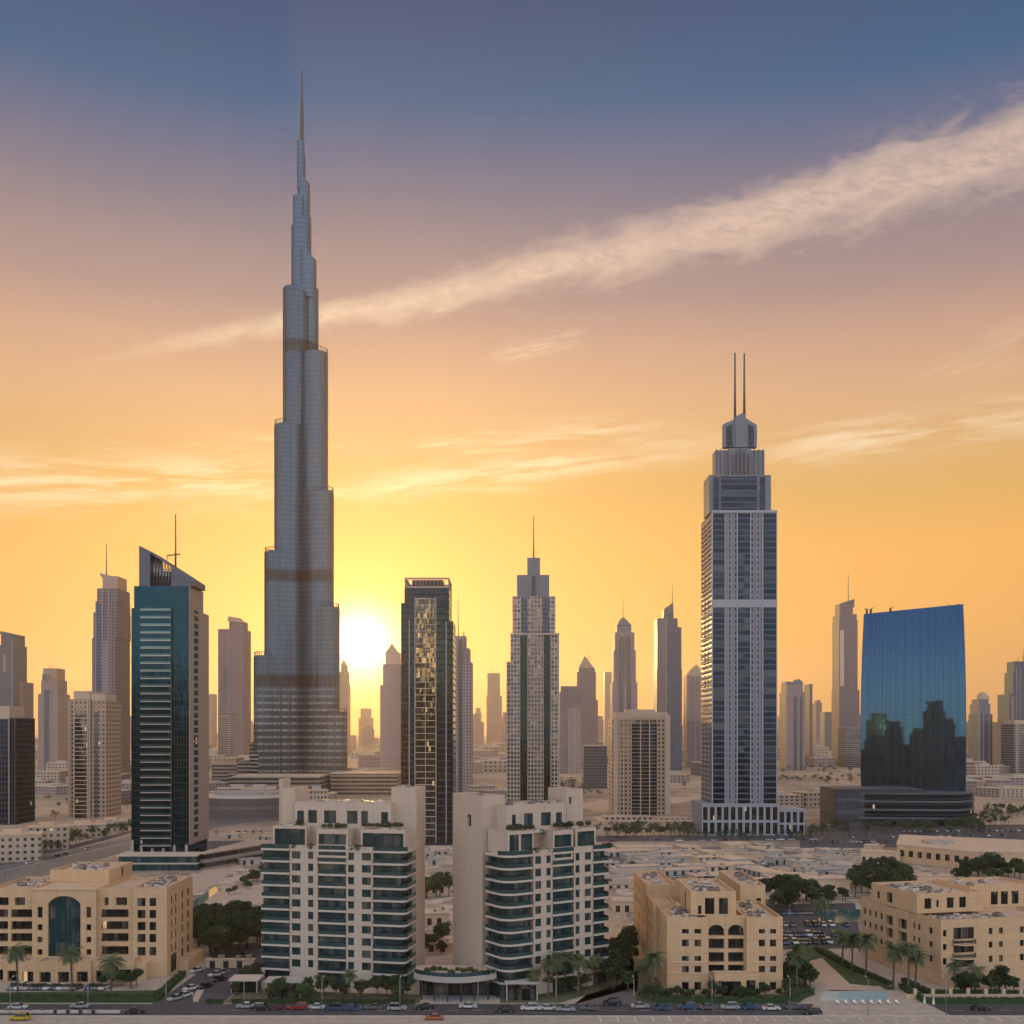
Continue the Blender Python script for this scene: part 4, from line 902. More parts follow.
# planting in tubs on the roof terraces is built below, with the other plants
FA = Frame(261, 291, R_(-12)); HA = 4.2+3.31*10
ra = apartment(FA, 'cream and teal glass apartment block with a wide flat front, left of the two twins',
    [(289.6, 317.6, .5, [(291.8, 300.5), (308, 313.2)]), (346, 372.6, .5, [(348, 354), (361.8, 371)])],
    [(261, 289.4, 0, 1.5, 0, 0), (317.8, 345.8, .1, 1.2, 0, 0), (372.8, 406, 0, 1.5, 0, 1.8)],
    [(273, 306.5, 2.2, 12, HA+.01, HA+6.1, [(274.5, 305, HA+.9, HA+5.3)], None),
     (316.5, 348, .2, 9, HA-2.2, HA+5.6, [(318.5, 346, HA-1.6, HA+.4), (318.5, 346, HA+1.4, HA+4.3)], None),
     (360.5, 405, 2.0, 11, HA+.01, HA+5.6, [(362.5, 403.5, HA+.7, HA+4.6)], None),
     (294.5, 391, 6.5, 17, HA+.01, HA+12.6, [(297, 304, HA+6.6, HA+10), (308, 317, HA+6.6, HA+10.2), (324, 336, HA+6.6, HA+10.2), (347, 357.5, HA+6.6, HA+10.2), (361, 368, HA+6.6, HA+10.2), (381, 388, HA+6.6, HA+10)], None),
     (281, 294.4, 8, 18, 0, HA+16.2, [], 'wall_stone'), (279, 282.5, 12, 17.5, HA, HA+18.6, [], 'wall_stone'),
     (391.2, 416.5, 9.3, 17.4, 0, HA+16.8, [], 'wall_stone')],
    4.2, 3.31, 10, 14, tops=[(10, 8, 34, 15, HA+11.7, 18), (36, 10, 41, 16, HA+15.9, 4), (4.5, 3.5, 10, 6, HA+5.2, 4), (29, 3, 40, 6, HA+4.7, 7), (17, 2, 22, 6, HA+4.7, 3)])
FB = Frame(507, 272, R_(33)); HB = 4.2+3.31*10
rb = apartment(FB, 'cream and teal glass apartment block with a tall blank side wall, right of the twins',
    [(533.4, 552.8, .5, [(535.3, 541.2), (546.5, 550.8)]), (574, 593.4, .5, [(575.6, 579.6), (584.8, 591)])],
    [(505, 533, 0, 1.5, 3.6, 0), (553, 573.8, .1, 1.2, 0, 0), (593.6, 612, 0, 1.5, 0, 2.0)],
    [(507.5, 533.5, 2.2, 12, HA+.01, HA+6.1, [(509.5, 519, HA+.9, HA+5.2), (521, 532.5, HA+.9, HA+5.2)], None),
     (553, 573, .3, 9, HB-2.2, HB+5.8, [(554.5, 571.5, HB-1.6, HB+.4), (554.5, 571.5, HB+1.3, HB+4.6)], None),
     (575.5, 596, 2.0, 11, HB+.01, HB+5.9, [(577.5, 594.5, HB+.9, HB+4.9)], None),
     (506, 566, 7, 20, HB+.01, HB+12.6, [(512, 516, HB+6.6, HB+10), (524, 533, HB+6.6, HB+10.2), (541, 551, HB+6.6, HB+10.2), (556, 562, HB+6.6, HB+10)], None),
     (566.5, 583, 9, 18, HB+.01, HB+16.2, [(569, 571.5, HB+12, HB+14)], 'wall_stone')],
    4.2, 3.31, 10, 14, tops=[(8, 9, 28, 17, HB+11.7, 20), (2, 3, 6, 6.5, HB+5.2, 3), (11, 1.5, 16, 6, HB+4.9, 4), (20, 3, 26, 6.5, HB+5, 4)])
sb_ = Shell(rb, 'wall_stone', 'glass_room'); xw = .2; w0, w1 = 12.6, 28.6
sb_.block(xw, w0, xw+7.2, w1, 0, 52.3, W=[(w1-18.5-2.2, w1-18.5, 43.5, 46.8)], name='side_wall', depth=.5)
sb_.block(xw+.4, 20.2, xw+30, w1-.4, 0, 46, name='rear_wing', E=[(1.5, 4, 4+3.3*i, 6.2+3.3*i) for i in range(12)]); sb_.clutter(2, 14, 6, 27, 51.4, 3); sb_.flush()
# rear strip of the western twin seen past its corner

# ---- canopy and terrace between the two blocks
cn = thing('canopy', 'low curved concrete canopy with planted terrace roof between the twin apartment blocks', 'canopy', (X(455, 274), 274, 0))
cp = []
for i in range(21):
    u_ = -1+i/10; cp.append((10.8*u_, -5.0*(1-u_*u_)+.5))
cp += [(10.8, 9), (-10.8, 9)]
MB().prism(cp, 5.0, 6.5, 0, True).build('roof', 'concrete', cn); MB().prism([(x*.93, y*.9+.3) for x, y in cp], 6.505, 6.7, 0).build('terrace', 'paving_pink', cn)
MB().box(-9.5, 3, .02, 9.5, 8.5, 4.98).build('glazing', 'glass_room', cn)
for i in range(6): MB().cyl(-8.6+i*3.45, -1.6-2.2*(1-((i-2.5)/2.5)**2), .2, 0, 4.995, 10).build('column', 'dark_metal', cn)
rl = MB(); railing(rl, [(x*.97, y*.97) for x, y in cp[:-2]], 6.5, 1.0, 0); rl.m = [0]*len(rl.m); rl.build('railing', 'rail_glass', cn)

def pavilion(label, px, py, w_, d_, h_, rm='slab_white', name='pavilion'):
    x, y = G(px, py); t_ = thing(name, label, 'pavilion', (x, y, 0))
    MB().box(-w_/2-.5, -.5, h_, w_/2+.5, d_+.5, h_+.45).build('roof', rm, t_); MB().box(-w_/2+.3, .6, .01, w_/2-.3, d_-.2, h_-.005).build('glazing', 'glass_room', t_)
    for sx in (-1, 1):
        for yy in (.1, d_-.1): MB().cyl(sx*(w_/2-.1), yy, .2, 0, h_-.003, 8).build('column', 'concrete', t_)
    return t_
pavilion('small flat roofed pavilion at the corner beside the roundabout', 244, 993, 7, 5, 3.2)
pavilion('glazed entrance pavilion of the wide fronted twin block', 283, 998, 9, 5, 4.0, 'concrete')
pavilion('blue lit glass entrance box below the edge on twin block', 522, 1001, 8, 4, 4.4, 'concrete')

# ---- hotel with the tall arched window
DHt = 297; hf = Frame(167, DHt, 0); ht = hf.root('hotel', 'sandy five storey hotel with a tall teal arched window over its entrance', 'hotel')
sh = Shell(ht, 'tan', 'glass_room'); hz_ = lambda py, D=DHt: Z(py, D); U_ = lambda px, w=0: hf.u(px, w)
rows = [(898, 906.2), (910, 918.2), (922, 930.3), (934, 942.4), (947, 955.6)]
fl = [(hz_(b), hz_(a)) for a, b in rows]; ZT = 25.5
def S_ops(x0, cols, rws): return [(U_(a)-x0, U_(c)-x0, z0, z1) for a, c in cols for z0, z1 in rws]
x0 = U_(133); sh.block(x0, 0, 0, 24, 0, ZT, S=S_ops(x0, [(137.5, 145.5), (149.4, 156)], fl),
    E=[(a, c, z0, z1) for a, c in ((3.6, 5), (7.2, 8.6), (13.2, 15), (18.6, 20.6)) for z0, z1 in fl]+[(3.4, 8.8, .4, 5.6), (13, 15.2, 2.2, 5.4), (18.4, 20.8, 2.2, 5.4)], mull=1.1)
x1 = U_(133)-.02; x0 = U_(97); sh.block(x0, 1.2, x1, 23.8, 0, ZT-.25, S=S_ops(x0, [(99.5, 127)], fl[1:])+S_ops(x0, [(114, 125.5), (102.5, 107)], fl[:1]), mull=1.6, depth=1.3)
x0b = U_(-14); x1b = U_(33); sh.block(x0b, 1.2, x1b, 23.8, 0, ZT-.25, S=S_ops(x0b, [(9, 31.5), (-8, 6)], fl[1:])+S_ops(x0b, [(12.5, 23), (30, 32.4), (-6, 6.5)], fl[:1]), mull=1.6, depth=1.3)
gx0, gx1 = U_(33)+.02, U_(97)-.02; tall = (hz_(917.5), hz_(906.5))
sh.block(gx0, -.6, gx1, 23.6, 0, ZT-.6, S=[(U_(a)-gx0, U_(c)-gx0, z0, z1) for a, c in ((38.2, 43.4), (87, 92)) for z0, z1 in [tall, (hz_(930.2), hz_(924)), (hz_(942.2), hz_(936.4)), (hz_(954.7), hz_(948.8))]]+[(U_(48.8)-gx0, U_(81.4)-gx0, hz_(957), hz_(895.8))], mull=1.1, roof=False, depth=.9)
# gabled head of the entrance bay, a swept curve, with the arch of its window cut as a shallow segment
gm = MB(); k = 24; gw = gx1-gx0
top_ = [(gx0+gw*i/k, ZT-.3+1.5*math.sin(math.pi*i/k)**2) for i in range(k+1)]
a0, a1 = U_(48.8), U_(81.4); az_ = hz_(895.8)
vs = [(x, -.95, ZT-.61 if not (a0 < x < a1) else ZT-.61) for x, z in top_]+[(x, -.95, z) for x, z in top_]
vs += [(x, .4, z0_) for (x, _, z0_) in vs[:k+1]]+[(x, .4, z) for x, z in top_]; q = k+1
fs = []
for i in range(k): fs += [(i, i+1, q+i+1, q+i), (2*q+i+1, 2*q+i, 3*q+i, 3*q+i+1), (q+i, q+i+1, 3*q+i+1, 3*q+i), (i+1, i, 2*q+i, 2*q+i+1)]
fs += [(0, q, 3*q, 2*q), (k, 2*q+k, 3*q+k, q+k)]
gm.add(vs, fs); gm.build('gable', 'tan_light', ht)
ar = MB(); n_ = 16; zc = hz_(895.8)                                     # spandrels that make the arch
for i in range(n_):
    xa, xb = a0+(a1-a0)*i/n_, a0+(a1-a0)*(i+1)/n_; f_ = lambda x: zc-2.2*(abs((x-(a0+a1)/2)/((a1-a0)/2))**2.6)
    ar.add([(xa, -.62, f_(xa)), (xb, -.62, f_(xb)), (xb, -.62, zc+.02), (xa, -.62, zc+.02), (xa, .1, f_(xa)), (xb, .1, f_(xb)), (xb, .1, zc+.02), (xa, .1, zc+.02)], [(0, 1, 2, 3), (4, 7, 6, 5), (0, 4, 5, 1)])
ar.build('arch', 'tan', ht)
ax0, ax1, azb = a0, a1, hz_(957)
MB().box(ax0+.1, .0, azb+.1, ax1-.1, .12, zc).build('arched_window', 'glass_teal', ht)
mm = MB()
for i in range(1, 6): x_ = ax0+(ax1-ax0)*i/6; mm.box(x_-.05, -.12, azb+.1, x_+.05, -.002, zc-.1)
for i in range(1, 8): z_ = azb+(zc-azb)*i/8; mm.box(ax0+.1, -.10, z_-.05, ax1-.1, -.004, z_+.05)
mm.build('window_frame', 'dark_metal', ht)
f310 = Frame(109, 310, 0); bx1 = f310.x-ht.location.x; bx0 = X(50, 310)-ht.location.x
sh.block(bx0, 13, bx1, 32, 0, 28.7, name='rooftop_block', E=[(10, 12, ZT+.1, ZT+2.6)])
sh.clutter(bx0+1, 15, bx1-2, 30, 27.8, 12); sh.clutter(U_(134), 3, -2, 20, ZT-.9, 22); sh.clutter(x0b+3, 6, bx0-1, 20, ZT-1.1, 12)
# projecting ground floor with arcade, its front a shallow curve
pcs = [(-14, 6), (6, 22), (22, 40), (40, 58), (58, 76), (76, 94), (94, 112), (112, 134)]
for i, (a, c) in enumerate(pcs):
    wf = -7.5+abs(i-3.5)**2*.22; xa, xb = U_(a, -5)+.02, U_(c, -5)-.02
    sh.block(xa, wf, xb, -.65 if 2 <= i <= 4 else 1.1, 0, 6.1+.02*i, S=[(.9, xb-xa-.9, .3, 3.3)], parapet=.5, depth=1.0, name='arcade', mull=2, roofm='paving_pink')
MB().box(U_(134, -5), -3.4, 0, U_(150), -.02, 4.8).build('porch', 'tan_light', ht)
sh.block(.02, 8, 3.5, 23, 0, 3.2, name='garden_wall', parapet=.4)
sh.flush()
rp = Rep(ht, 'balcony_rail', ['frame_dark'])
for a, c in ((99.5, 127), (9, 31.5)):
    w_ = U_(c)-U_(a)
    def mk(w_=w_):
        b = MB().box(0, 0, .95, w_, .06, 1.02)
        for i in range(int(w_/.3)): b.box(i*.3, .01, 0, i*.3+.05, .05, .95)
        return b
    for z0, z1 in fl[1:]: rp.add((a, c), mk, Matrix.Translation((U_(a), 1.35, z0+.01)))
rp.flush()
sg = MB(); random.seed(3)
def text_mesh(txt, size, name, mat, parent, loc, rz=0, ext=.05):
    cu = bpy.data.curves.new(name, 'FONT'); cu.body = txt; cu.size = size; cu.extrude = ext; cu.align_x = 'CENTER'
    o = bpy.data.objects.new(name, cu); C.objects.link(o); dg = bpy.context.evaluated_depsgraph_get(); me = bpy.data.meshes.new_from_object(o.evaluated_get(dg)); bpy.data.objects.remove(o)
    me.materials.clear(); me.materials.append(MAT[mat]); q = bpy.data.objects.new(name, me); C.objects.link(q); q.parent = parent; q.location = loc; q.rotation_euler = (math.pi/2, 0, rz); return q

# ---- sandy villa block with balconies between its two wings
DV = 278; vf = Frame(667, DV, 0); v = vf.root('apartment_villa', 'sandy five storey block with arched top balconies between two plain wings', 'apartment building')
sh = Shell(v, 'tan', 'glass_room', depth=.4); U2 = lambda px, w=0: vf.u(px, w); vz = lambda py: Z(py, DV)
wr = [(929, 933.6), (939.6, 946.5), (956, 961), (966, 972.4), (982, 990)]
wr = [(vz(b), vz(a)) for a, b in wr]
xa, xb = U2(667), U2(708.4); sh.block(xa, 0, xb, 19, 0, 20.4, S=[(U2(a)-xa, U2(c)-xa, z0, z1) for a, c in ((682, 688.8), (694.4, 701.2)) for z0, z1 in wr], W=[(a, a+1.7, z0, z1) for a in (3, 8, 13) for z0, z1 in wr], mull=1.0)
xc, xd = U2(746.5), U2(782.8); sh.block(xc, 0, xd, 27, 0, 20.4, S=[(U2(a)-xc, U2(c)-xc, z0, z1) for a, c in ((758.8, 765), (770, 776.2)) for z0, z1 in wr], mull=1.0)
br = [(vz(936.8), vz(926)), (vz(950), vz(940)), (vz(963.3), vz(953.6)), (vz(973), vz(966.2))]
sh.block(xb+.02, 1.6, xc-.02, 18.9, 0, 20.6, S=[(U2(a)-xb, U2(c)-xb, z0, z1) for a, c in ((709.6, 725.4), (729.3, 745.2)) for z0, z1 in br], depth=1.6, mull=1.4)
rp = Rep(v, 'balcony_rail', ['frame_dark']); rp2 = Rep(v, 'arch', ['tan'])
for a, c in ((709.6, 725.4), (729.3, 745.2)):
    w_ = U2(c)-U2(a)
    def mk(w_=w_):
        b = MB().box(0, 0, .95, w_, .06, 1.02)
        for i in range(int(w_/.25)): b.box(i*.25, .01, 0, i*.25+.05, .05, .95)
        return b
    for z0, z1 in br: rp.add(a, mk, Matrix.Translation((U2(a), 1.75, z0+.01)))
    def ak(w_=w_):
        b = MB()
        for i in range(12):
            p0, p1 = w_*i/12, w_*(i+1)/12; g_ = lambda x: -.02-1.3*abs((x-w_/2)/(w_/2))**3
            b.add([(p0, 0, g_(p0)), (p1, 0, g_(p1)), (p1, 0, 0), (p0, 0, 0), (p0, .5, g_(p0)), (p1, .5, g_(p1))], [(0, 1, 2, 3), (0, 4, 5, 1)])
        return b
    rp2.add(a, ak, Matrix.Translation((U2(a), 1.62, br[0][1])))
rp.flush(); rp2.flush()
xe, xf = U2(691, 3), U2(736, 3); sh.block(xe, 3, xf, 28, 20.42, 26.8, S=[(U2(a, 3)-xe, U2(c, 3)-xe, .3, h) for a, c, h in ((698, 701.5, 2.6), (705, 714.5, 4.6), (719, 728, 4.6))], W=[(14, 17, .4, 4.8)], mull=1.2, name='upper_floor')
g_ = lambda px, D: X(px, D)-v.location.x
sh.block(g_(646, 312), 34, g_(676, 312), 66, 0, 24.1, S=[(2, 4.2, 17.5, 20.2), (5.5, 6.6, 17, 20.5)], W=[(a, a+1.8, z, z+2.2) for a in (3, 9, 15, 21, 27) for z in (3, 7, 11, 15, 19)], name='rear_wing', mull=1.0)
sh.block(g_(654, 297), 19.03, g_(676, 297), 33.9, 0, 21.0, S=[(1.4, 3.4, 14.5, 17.3), (1.4, 3.4, 9.5, 12)], W=[(a, a+2, z, z+2) for a in (2, 7, 11) for z in (4, 8, 12, 16)], name='side_wing', mull=1.0)
sh.block(g_(736, 312), 28.1, g_(760.6, 312), 60, 0, 24.8, S=[(1.6, 3.0, 18.5, 20.4), (4.7, 6, 17.7, 21)], name='rear_wing', mull=1.0)
sh.block(U2(715, -3.5), -3.5, U2(759, -3.5), -.05, 0, 6.3, S=[(1.6, 6.8, .3, 4.3), (8.2, 10.6, .3, 4.6)], name='porch', parapet=.4, mull=1.3, roofm='paving_pink')
MB().box(U2(665.5), -1.2, 0, xb, -.02, 5.3).build('plinth', 'tan_light', v) if False else None
for a, c, z in ((U2(666.6), U2(708.8), 8.3), (U2(746), U2(783.3), 8.3), (U2(666.4), U2(709), 5.5)):
    MB().box(a, -.14, z, c, -.002, z+.3).build('string_course', 'tan_light', v)
sh.clutter(xa+1, 2, xb-2, 17, 19.5, 18); sh.clutter(xc+1, 3, xd-2, 24, 19.5, 14); sh.clutter(xe+1, 6, xf-2, 25, 25.9, 16); sh.clutter(g_(648, 312), 36, g_(674, 312)-1, 60, 23.2, 12); sh.clutter(g_(738, 312), 31, g_(758, 312), 55, 23.9, 8)
sh.block(U2(783.2), 2, U2(789), 14, 0, 4.2, name='garden_wall', S=[(.8, 1.6, .3, 2.8)], parapet=.3)
sh.flush()

# ---- sandy villa block with the round balcony bay, cut by the edge of the view
wf_ = Frame(940.6, 287, R_(13)); v2 = wf_.root('apartment_villa', 'sandy stepped block with a rounded balcony bay and palms along its flank', 'apartment building')
sh = Shell(v2, 'tan', 'glass_room', depth=.4); U3 = wf_.u; ZR = 18.1
z3 = lambda py: Z(py, 288)
r3 = [(z3(780+b/4.196), z3(780+a/4.196)) for a, b in ((628, 655), (686, 712), (745, 773))]
Wd = 12.5
def wops(dep, a, lst): return [(dep-c1, dep-c0, z0, z1) for c0, c1, z0, z1 in lst]
sh.block(0, 0, U3(1052), 14, 0, ZR, S=[(U3(a), U3(c), z0, z1) for a, c in ((943, 946.6), (988.8, 992.6), (999, 1003), (1020, 1024), (1030, 1034)) for z0, z1 in r3]+[(U3(a), U3(c), .6, 3.0) for a, c in ((988.8, 992.6), (1003, 1007))],
         W=[(14-b, 14-a, z0, z1) for a, b in ((3.6, 5.2), (9.2, 10.4), (11.6, 12.6)) for z0, z1 in r3], mull=1.0)
# round bay
bx = U3(963.5); rp = Rep(v2, 'balcony', ['tan_light', 'frame_dark'])
def bay():
    pl = [(3.6*math.cos(t), -.02-2.6*math.sin(t)) for t in [math.pi*i/16 for i in range(17)]][::-1]; b = MB().prism(pl[::-1] if False else [(x, y) for x, y in pl], -.35, 0, 0)
    for (xa_, ya_), (xb_, yb_) in zip(pl, pl[1:]):
        b.tube((xa_*.97, ya_*.97, 1.0), (xb_*.97, yb_*.97, 1.0), .05, .05, 4, 1)
        for t in (0, .33, .66): b.tube((xa_*.97+(xb_-xa_)*t, ya_*.97+(yb_-ya_)*t, 0), (xa_*.97+(xb_-xa_)*t, ya_*.97+(yb_-ya_)*t, 1.0), .03, .03, 4, 1)
    return b
for i in range(3): rp.add('b', bay, Matrix.Translation((bx, 0, z3(780+(682+58*i)/4.196)-.2)))
rp.flush(); rg = Rep(v2, 'balcony_glazing', ['glass_room', 'frame_dark'])
for z0, z1 in r3: rg.add('g', pane_maker(6.2, 3.1, mull=1.5), Matrix.Translation((bx-3.1, -.1, z0-.8)))
rg.flush()
balW = [(z0-1.0, z0+2.0) for z0, z1 in r3]
sh.block(-.6, 14.03, 16, 20, 0, ZR-.1, W=[(.9, 5.3, z0, z1) for z0, z1 in balW], depth=1.4, mull=1.5, name='balcony_bay')
sh.block(-1.0, 20.03, 16, 26, 0, ZR-.2, W=[(1.2, 4.8, z0, z1) for z0, z1 in balW], depth=1.4, mull=1.5, name='balcony_bay')
sh.block(-.4, 26.03, 16, 39, 0, ZR+.2, W=[(a, a+1.2, z0, z1) for a in (1.5, 4.5, 7.5, 10.5) for z0, z1 in r3], mull=1.0)
xg = U3(917, 10); sh.block(xg, 10, U3(983, 10), 33, ZR+.02, 23.7, S=[(a, a+2.2, 1.2, 4.2) for a in (2.4, 9.6, 13.6)]+[(6.2, 7, 1.6, 3.6)], W=[(8, 11, 1, 4), (3, 4.4, 1.2, 3.4)], name='upper_floor', mull=1.2)
sh.block(U3(984, 8), 14.2, U3(1052, 8), 30, ZR+.02, 24.6, S=[(a, a+2.4, .8, 4.6) for a in (7, 10.4, 14)], name='upper_floor', mull=1.2)
sh.clutter(1, 1, 24, 8, ZR-.9, 26); sh.clutter(xg+1, 12, xg+15, 30, 22.8, 26); sh.clutter(1, 28, 12, 37, ZR-.7, 14); sh.clutter(xg+20, 16, xg+34, 28, 23.7, 8)
sh.flush()
# ------------------------------------------------------------------ the ground in detail
def road(name, pts, mat='asphalt', z=.004, kind='structure'): return sheet(name, gp(pts), z, mat, kind)
# eastern and western mid-distance roads, lots and planting
road('lot', [(190, 870), (262, 838), (420, 838), (560, 850), (590, 905), (430, 960), (200, 935)], 'lot_sand', .004)
road('lot', [(600, 850), (880, 846), (1000, 905), (860, 950), (640, 950)], 'lot_sand', .004)
road('highway', [(-60, 900), (-60, 878), (60, 853), (140, 833), (200, 822), (330, 808), (335, 811), (205, 829), (140, 847), (60, 872)], 'asphalt_pale', .008)
road('road', [(-60, 880), (-60, 872), (70, 845), (140, 829), (140, 831), (70, 850)], 'asphalt', .012)
road('highway', [(208, 849), (420, 845), (560, 842), (840, 840), (1100, 838), (1100, 832), (840, 834), (560, 836), (420, 838), (208, 841)], 'asphalt', .008)
road('path', [(168, 903), (215, 884), (272, 846), (262, 844), (215, 868), (168, 886)], 'paving_pink', .014)
road('canal', [(188, 905), (215, 886), (222, 890), (196, 910)], 'canal_water', .016)
road('plaza', [(190, 915), (215, 893), (258, 885), (300, 890), (300, 908), (240, 903)], 'paving_pink', .018)
road('car_park', [(800, 848), (800, 826), (1100, 824), (1100, 846)], 'asphalt', .012)
road('car_park', [(560, 861), (600, 846), (640, 846), (616, 870)], 'asphalt_pale', .012)
road('road', [(700, 848), (840, 868), (905, 872), (900, 866), (850, 862), (760, 846)], 'asphalt_pale', .012)
road('lot', [(755, 866), (850, 868), (858, 880), (790, 880)], 'paving_pink', .016)
road('car_park', [(735, 905), (855, 903), (862, 948), (770, 950), (725, 940)], 'asphalt', .010)
road('pool', [(812, 911), (860, 909), (862, 921), (822, 924)], 'canal_water', .02)
road('lot', [(575, 806), (600, 800), (700, 796), (700, 800), (600, 812)], 'paving_pink', .01)
road('road', [(655, 846), (660, 846), (742, 908), (732, 908)], 'asphalt', .016)
road('road', [(612, 872), (612, 868), (880, 880), (880, 885)], 'asphalt_pale', .02)
# near streets
road('ground_slab', [(-40, 944), (1064, 944), (1150, 1040), (-150, 1040)], 'paving', .006)
road('road', [(-40, 1004), (1064, 1004), (1080, 1016), (-60, 1016)], 'asphalt', .02)
road('pavement', [(-60, 1016.5), (1100, 1016.5), (1150, 1060), (-150, 1060)], 'paving', .014)
road('road', [(208, 946), (300, 940), (300, 948), (262, 966), (222, 1004.5), (150, 1004.5), (160, 1000), (213, 962)], 'asphalt', .024)
road('road', [(574, 1004.5), (640, 986), (632, 958), (626, 958), (610, 975), (655, 1004.5)], 'asphalt_pale', .024)
road('pavement', [(193, 996), (200, 986), (206, 986), (198, 1002), (193, 1002)], 'paving_pink', .028)
road('garden', [(-40, 1003), (160, 1003), (172, 990), (-40, 993)], 'lawn', .03)
road('forecourt', [(-40, 992), (130, 992), (175, 985), (175, 976), (-40, 984)], 'paving', .026)
road('garden', [(224, 1003), (262, 970), (262, 990), (420, 995), (420, 1003)], 'planting', .03)
road('garden', [(500, 1003), (560, 1003), (622, 984), (614, 958), (590, 962), (500, 990)], 'planting', .03)
road('garden', [(636, 1003), (660, 1003), (800, 1003), (812, 992), (796, 965), (640, 960)], 'planting', .03)
road('garden', [(800, 948), (826, 948), (900, 992), (1064, 992), (1064, 1004), (905, 1004), (880, 986), (850, 986), (805, 963)], 'lawn', .032)
road('path', [(806, 962), (822, 958), (850, 984), (880, 987), (884, 990), (830, 991)], 'paving_pink', .036)
road('pool', [(823, 991.5), (886, 991.5), (888, 1001), (820, 1001)], 'pool_water', .04)
road('pool_deck', [(814, 990), (900, 990), (955, 1018), (812, 1018)], 'paving', .036)
for a, c in ((-200, -95), (-70, 52), (68, 250)):
    st_ = MB(); x_ = a
    while x_ < c: st_.box(x_, 262.1, .026, x_+2.4, 262.25, .027); x_ += 6
    o = st_.build('lane_marking', 'road_paint'); o['kind'] = 'structure'
kb = MB(); kb.box(-260, 256.6, .0, 260, 257.0, .14); o = kb.build('kerb', 'kerb_stone'); o['kind'] = 'structure'
for side in (0, 1):
    b = MB(); p0, p1 = G(-60, 885-side*9), G(140, 840-side*5); b.add([(p0[0], p0[1], .02), (p0[0]+.6, p0[1]+.6, .02), (p1[0]+.6, p1[1]+.6, .02), (p1[0], p1[1], .02)], [(0, 1, 2, 3)]); o = b.build('lane_marking', 'road_paint'); o['kind'] = 'structure'

# ------------------------------------------------------------------ plants
def leaf_cloud(b, cx, cy, cz, rx, rz_, n, s, rnd, m=0):
    for i in range(n):
        while True:
            p = Vector((rnd.uniform(-1, 1), rnd.uniform(-1, 1), rnd.uniform(-1, 1)))
            if .25 < p.length < 1: break
        p = p.normalized()*(p.length**.5); q = Vector((cx+p.x*rx, cy+p.y*rx, cz+p.z*rz_))
        a = Vector((rnd.uniform(-1, 1), rnd.uniform(-1, 1), rnd.uniform(-1, 1))).normalized(); c = a.orthogonal().normalized(); a2 = a.cross(c); k = s*rnd.uniform(.6, 1.3)
        b.add([q-c*k, q+a2*k*.55, q+c*k, q-a2*k*.55], [(0, 1, 2, 3)], m)
def make_tree(seed, h, r, mat, name='tree'):
    rnd = random.Random(seed); t_ = thing(name, 'tree', 'tree'); b = MB(); b.tube((0, 0, 0), (.1, 0, h*.45), .24, .15, 7)
    cr = MB()
    for i in range(11):
        a = i*2.4+rnd.random(); d_ = r*rnd.uniform(.3, .78); zz = h*rnd.uniform(.46, .88); p = (math.cos(a)*d_, math.sin(a)*d_, zz)
        b.tube((.08, 0, h*rnd.uniform(.28, .42)), p, .1, .04, 5); leaf_cloud(cr, p[0], p[1], p[2], r*rnd.uniform(.26, .46), h*rnd.uniform(.08, .15), 190, .30, rnd)
    leaf_cloud(cr, 0, 0, h*.84, r*.42, h*.13, 170, .30, rnd)
    b.build('trunk', 'bark', t_); cr.build('crown', mat, t_); return t_
def make_palm(seed, h):
    rnd = random.Random(seed); t_ = thing('palm_tree', 'palm', 'palm tree'); b = MB(); px_ = 0
    for i in range(8): b.tube((px_, 0, h*i/8), (px_+.05, 0, h*(i+1)/8+.02), .26-.012*i, .24-.012*i, 8); px_ += .05
    b.build('trunk', 'palm_bark', t_); f = MB()
    for k in range(34):
        a = k*2.399; up = rnd.uniform(-.15, 1.15) if k > 6 else -.5; L = rnd.uniform(2.7, 3.5); prev = Vector((px_, 0, h)); d_ = Vector((math.cos(a)*math.cos(up), math.sin(a)*math.cos(up), math.sin(up))); sd = Vector((-math.sin(a), math.cos(a), 0))
        for j in range(13):
            nxt = prev+d_*L/13; w_ = .66*math.sin(math.pi*(j+1.6)/15.5)+.06
            for s_ in (-1, 1):
                o_ = sd*s_*w_+Vector((0, 0, -w_*.45)); f.add([prev, prev+(nxt-prev)*.6, prev+o_+(nxt-prev)*1.5, prev+o_*.9+(nxt-prev)*.9], [(0, 1, 2, 3)])
            prev = nxt; d_ = (d_+Vector((0, 0, -.13))).normalized()
    f.build('crown', 'leaf_palm', t_); return t_
def make_bush(seed, mat):
    rnd = random.Random(seed); t_ = thing('bush', 'bush', 'bush'); cr = MB(); leaf_cloud(cr, 0, 0, .75, 1.25, .8, 190, .28, rnd); leaf_cloud(cr, .8, .3, .6, .8, .6, 70, .25, rnd); cr.build('foliage', mat, t_); return t_
PROTO = {'tree': [make_tree(1, 8.5, 3.6, 'leaf_dark'), make_tree(2, 7.0, 3.2, 'leaf'), make_tree(3, 10, 4.2, 'leaf_dark'), make_tree(4, 6.0, 2.6, 'leaf')],
         'palm': [make_palm(5, 8.5), make_palm(6, 7.2), make_palm(7, 9.6), make_palm(17, 8.0), make_palm(19, 9.0)], 'bush': [make_bush(8, 'hedge_leaf'), make_bush(9, 'leaf_dark')]}
USED = set()
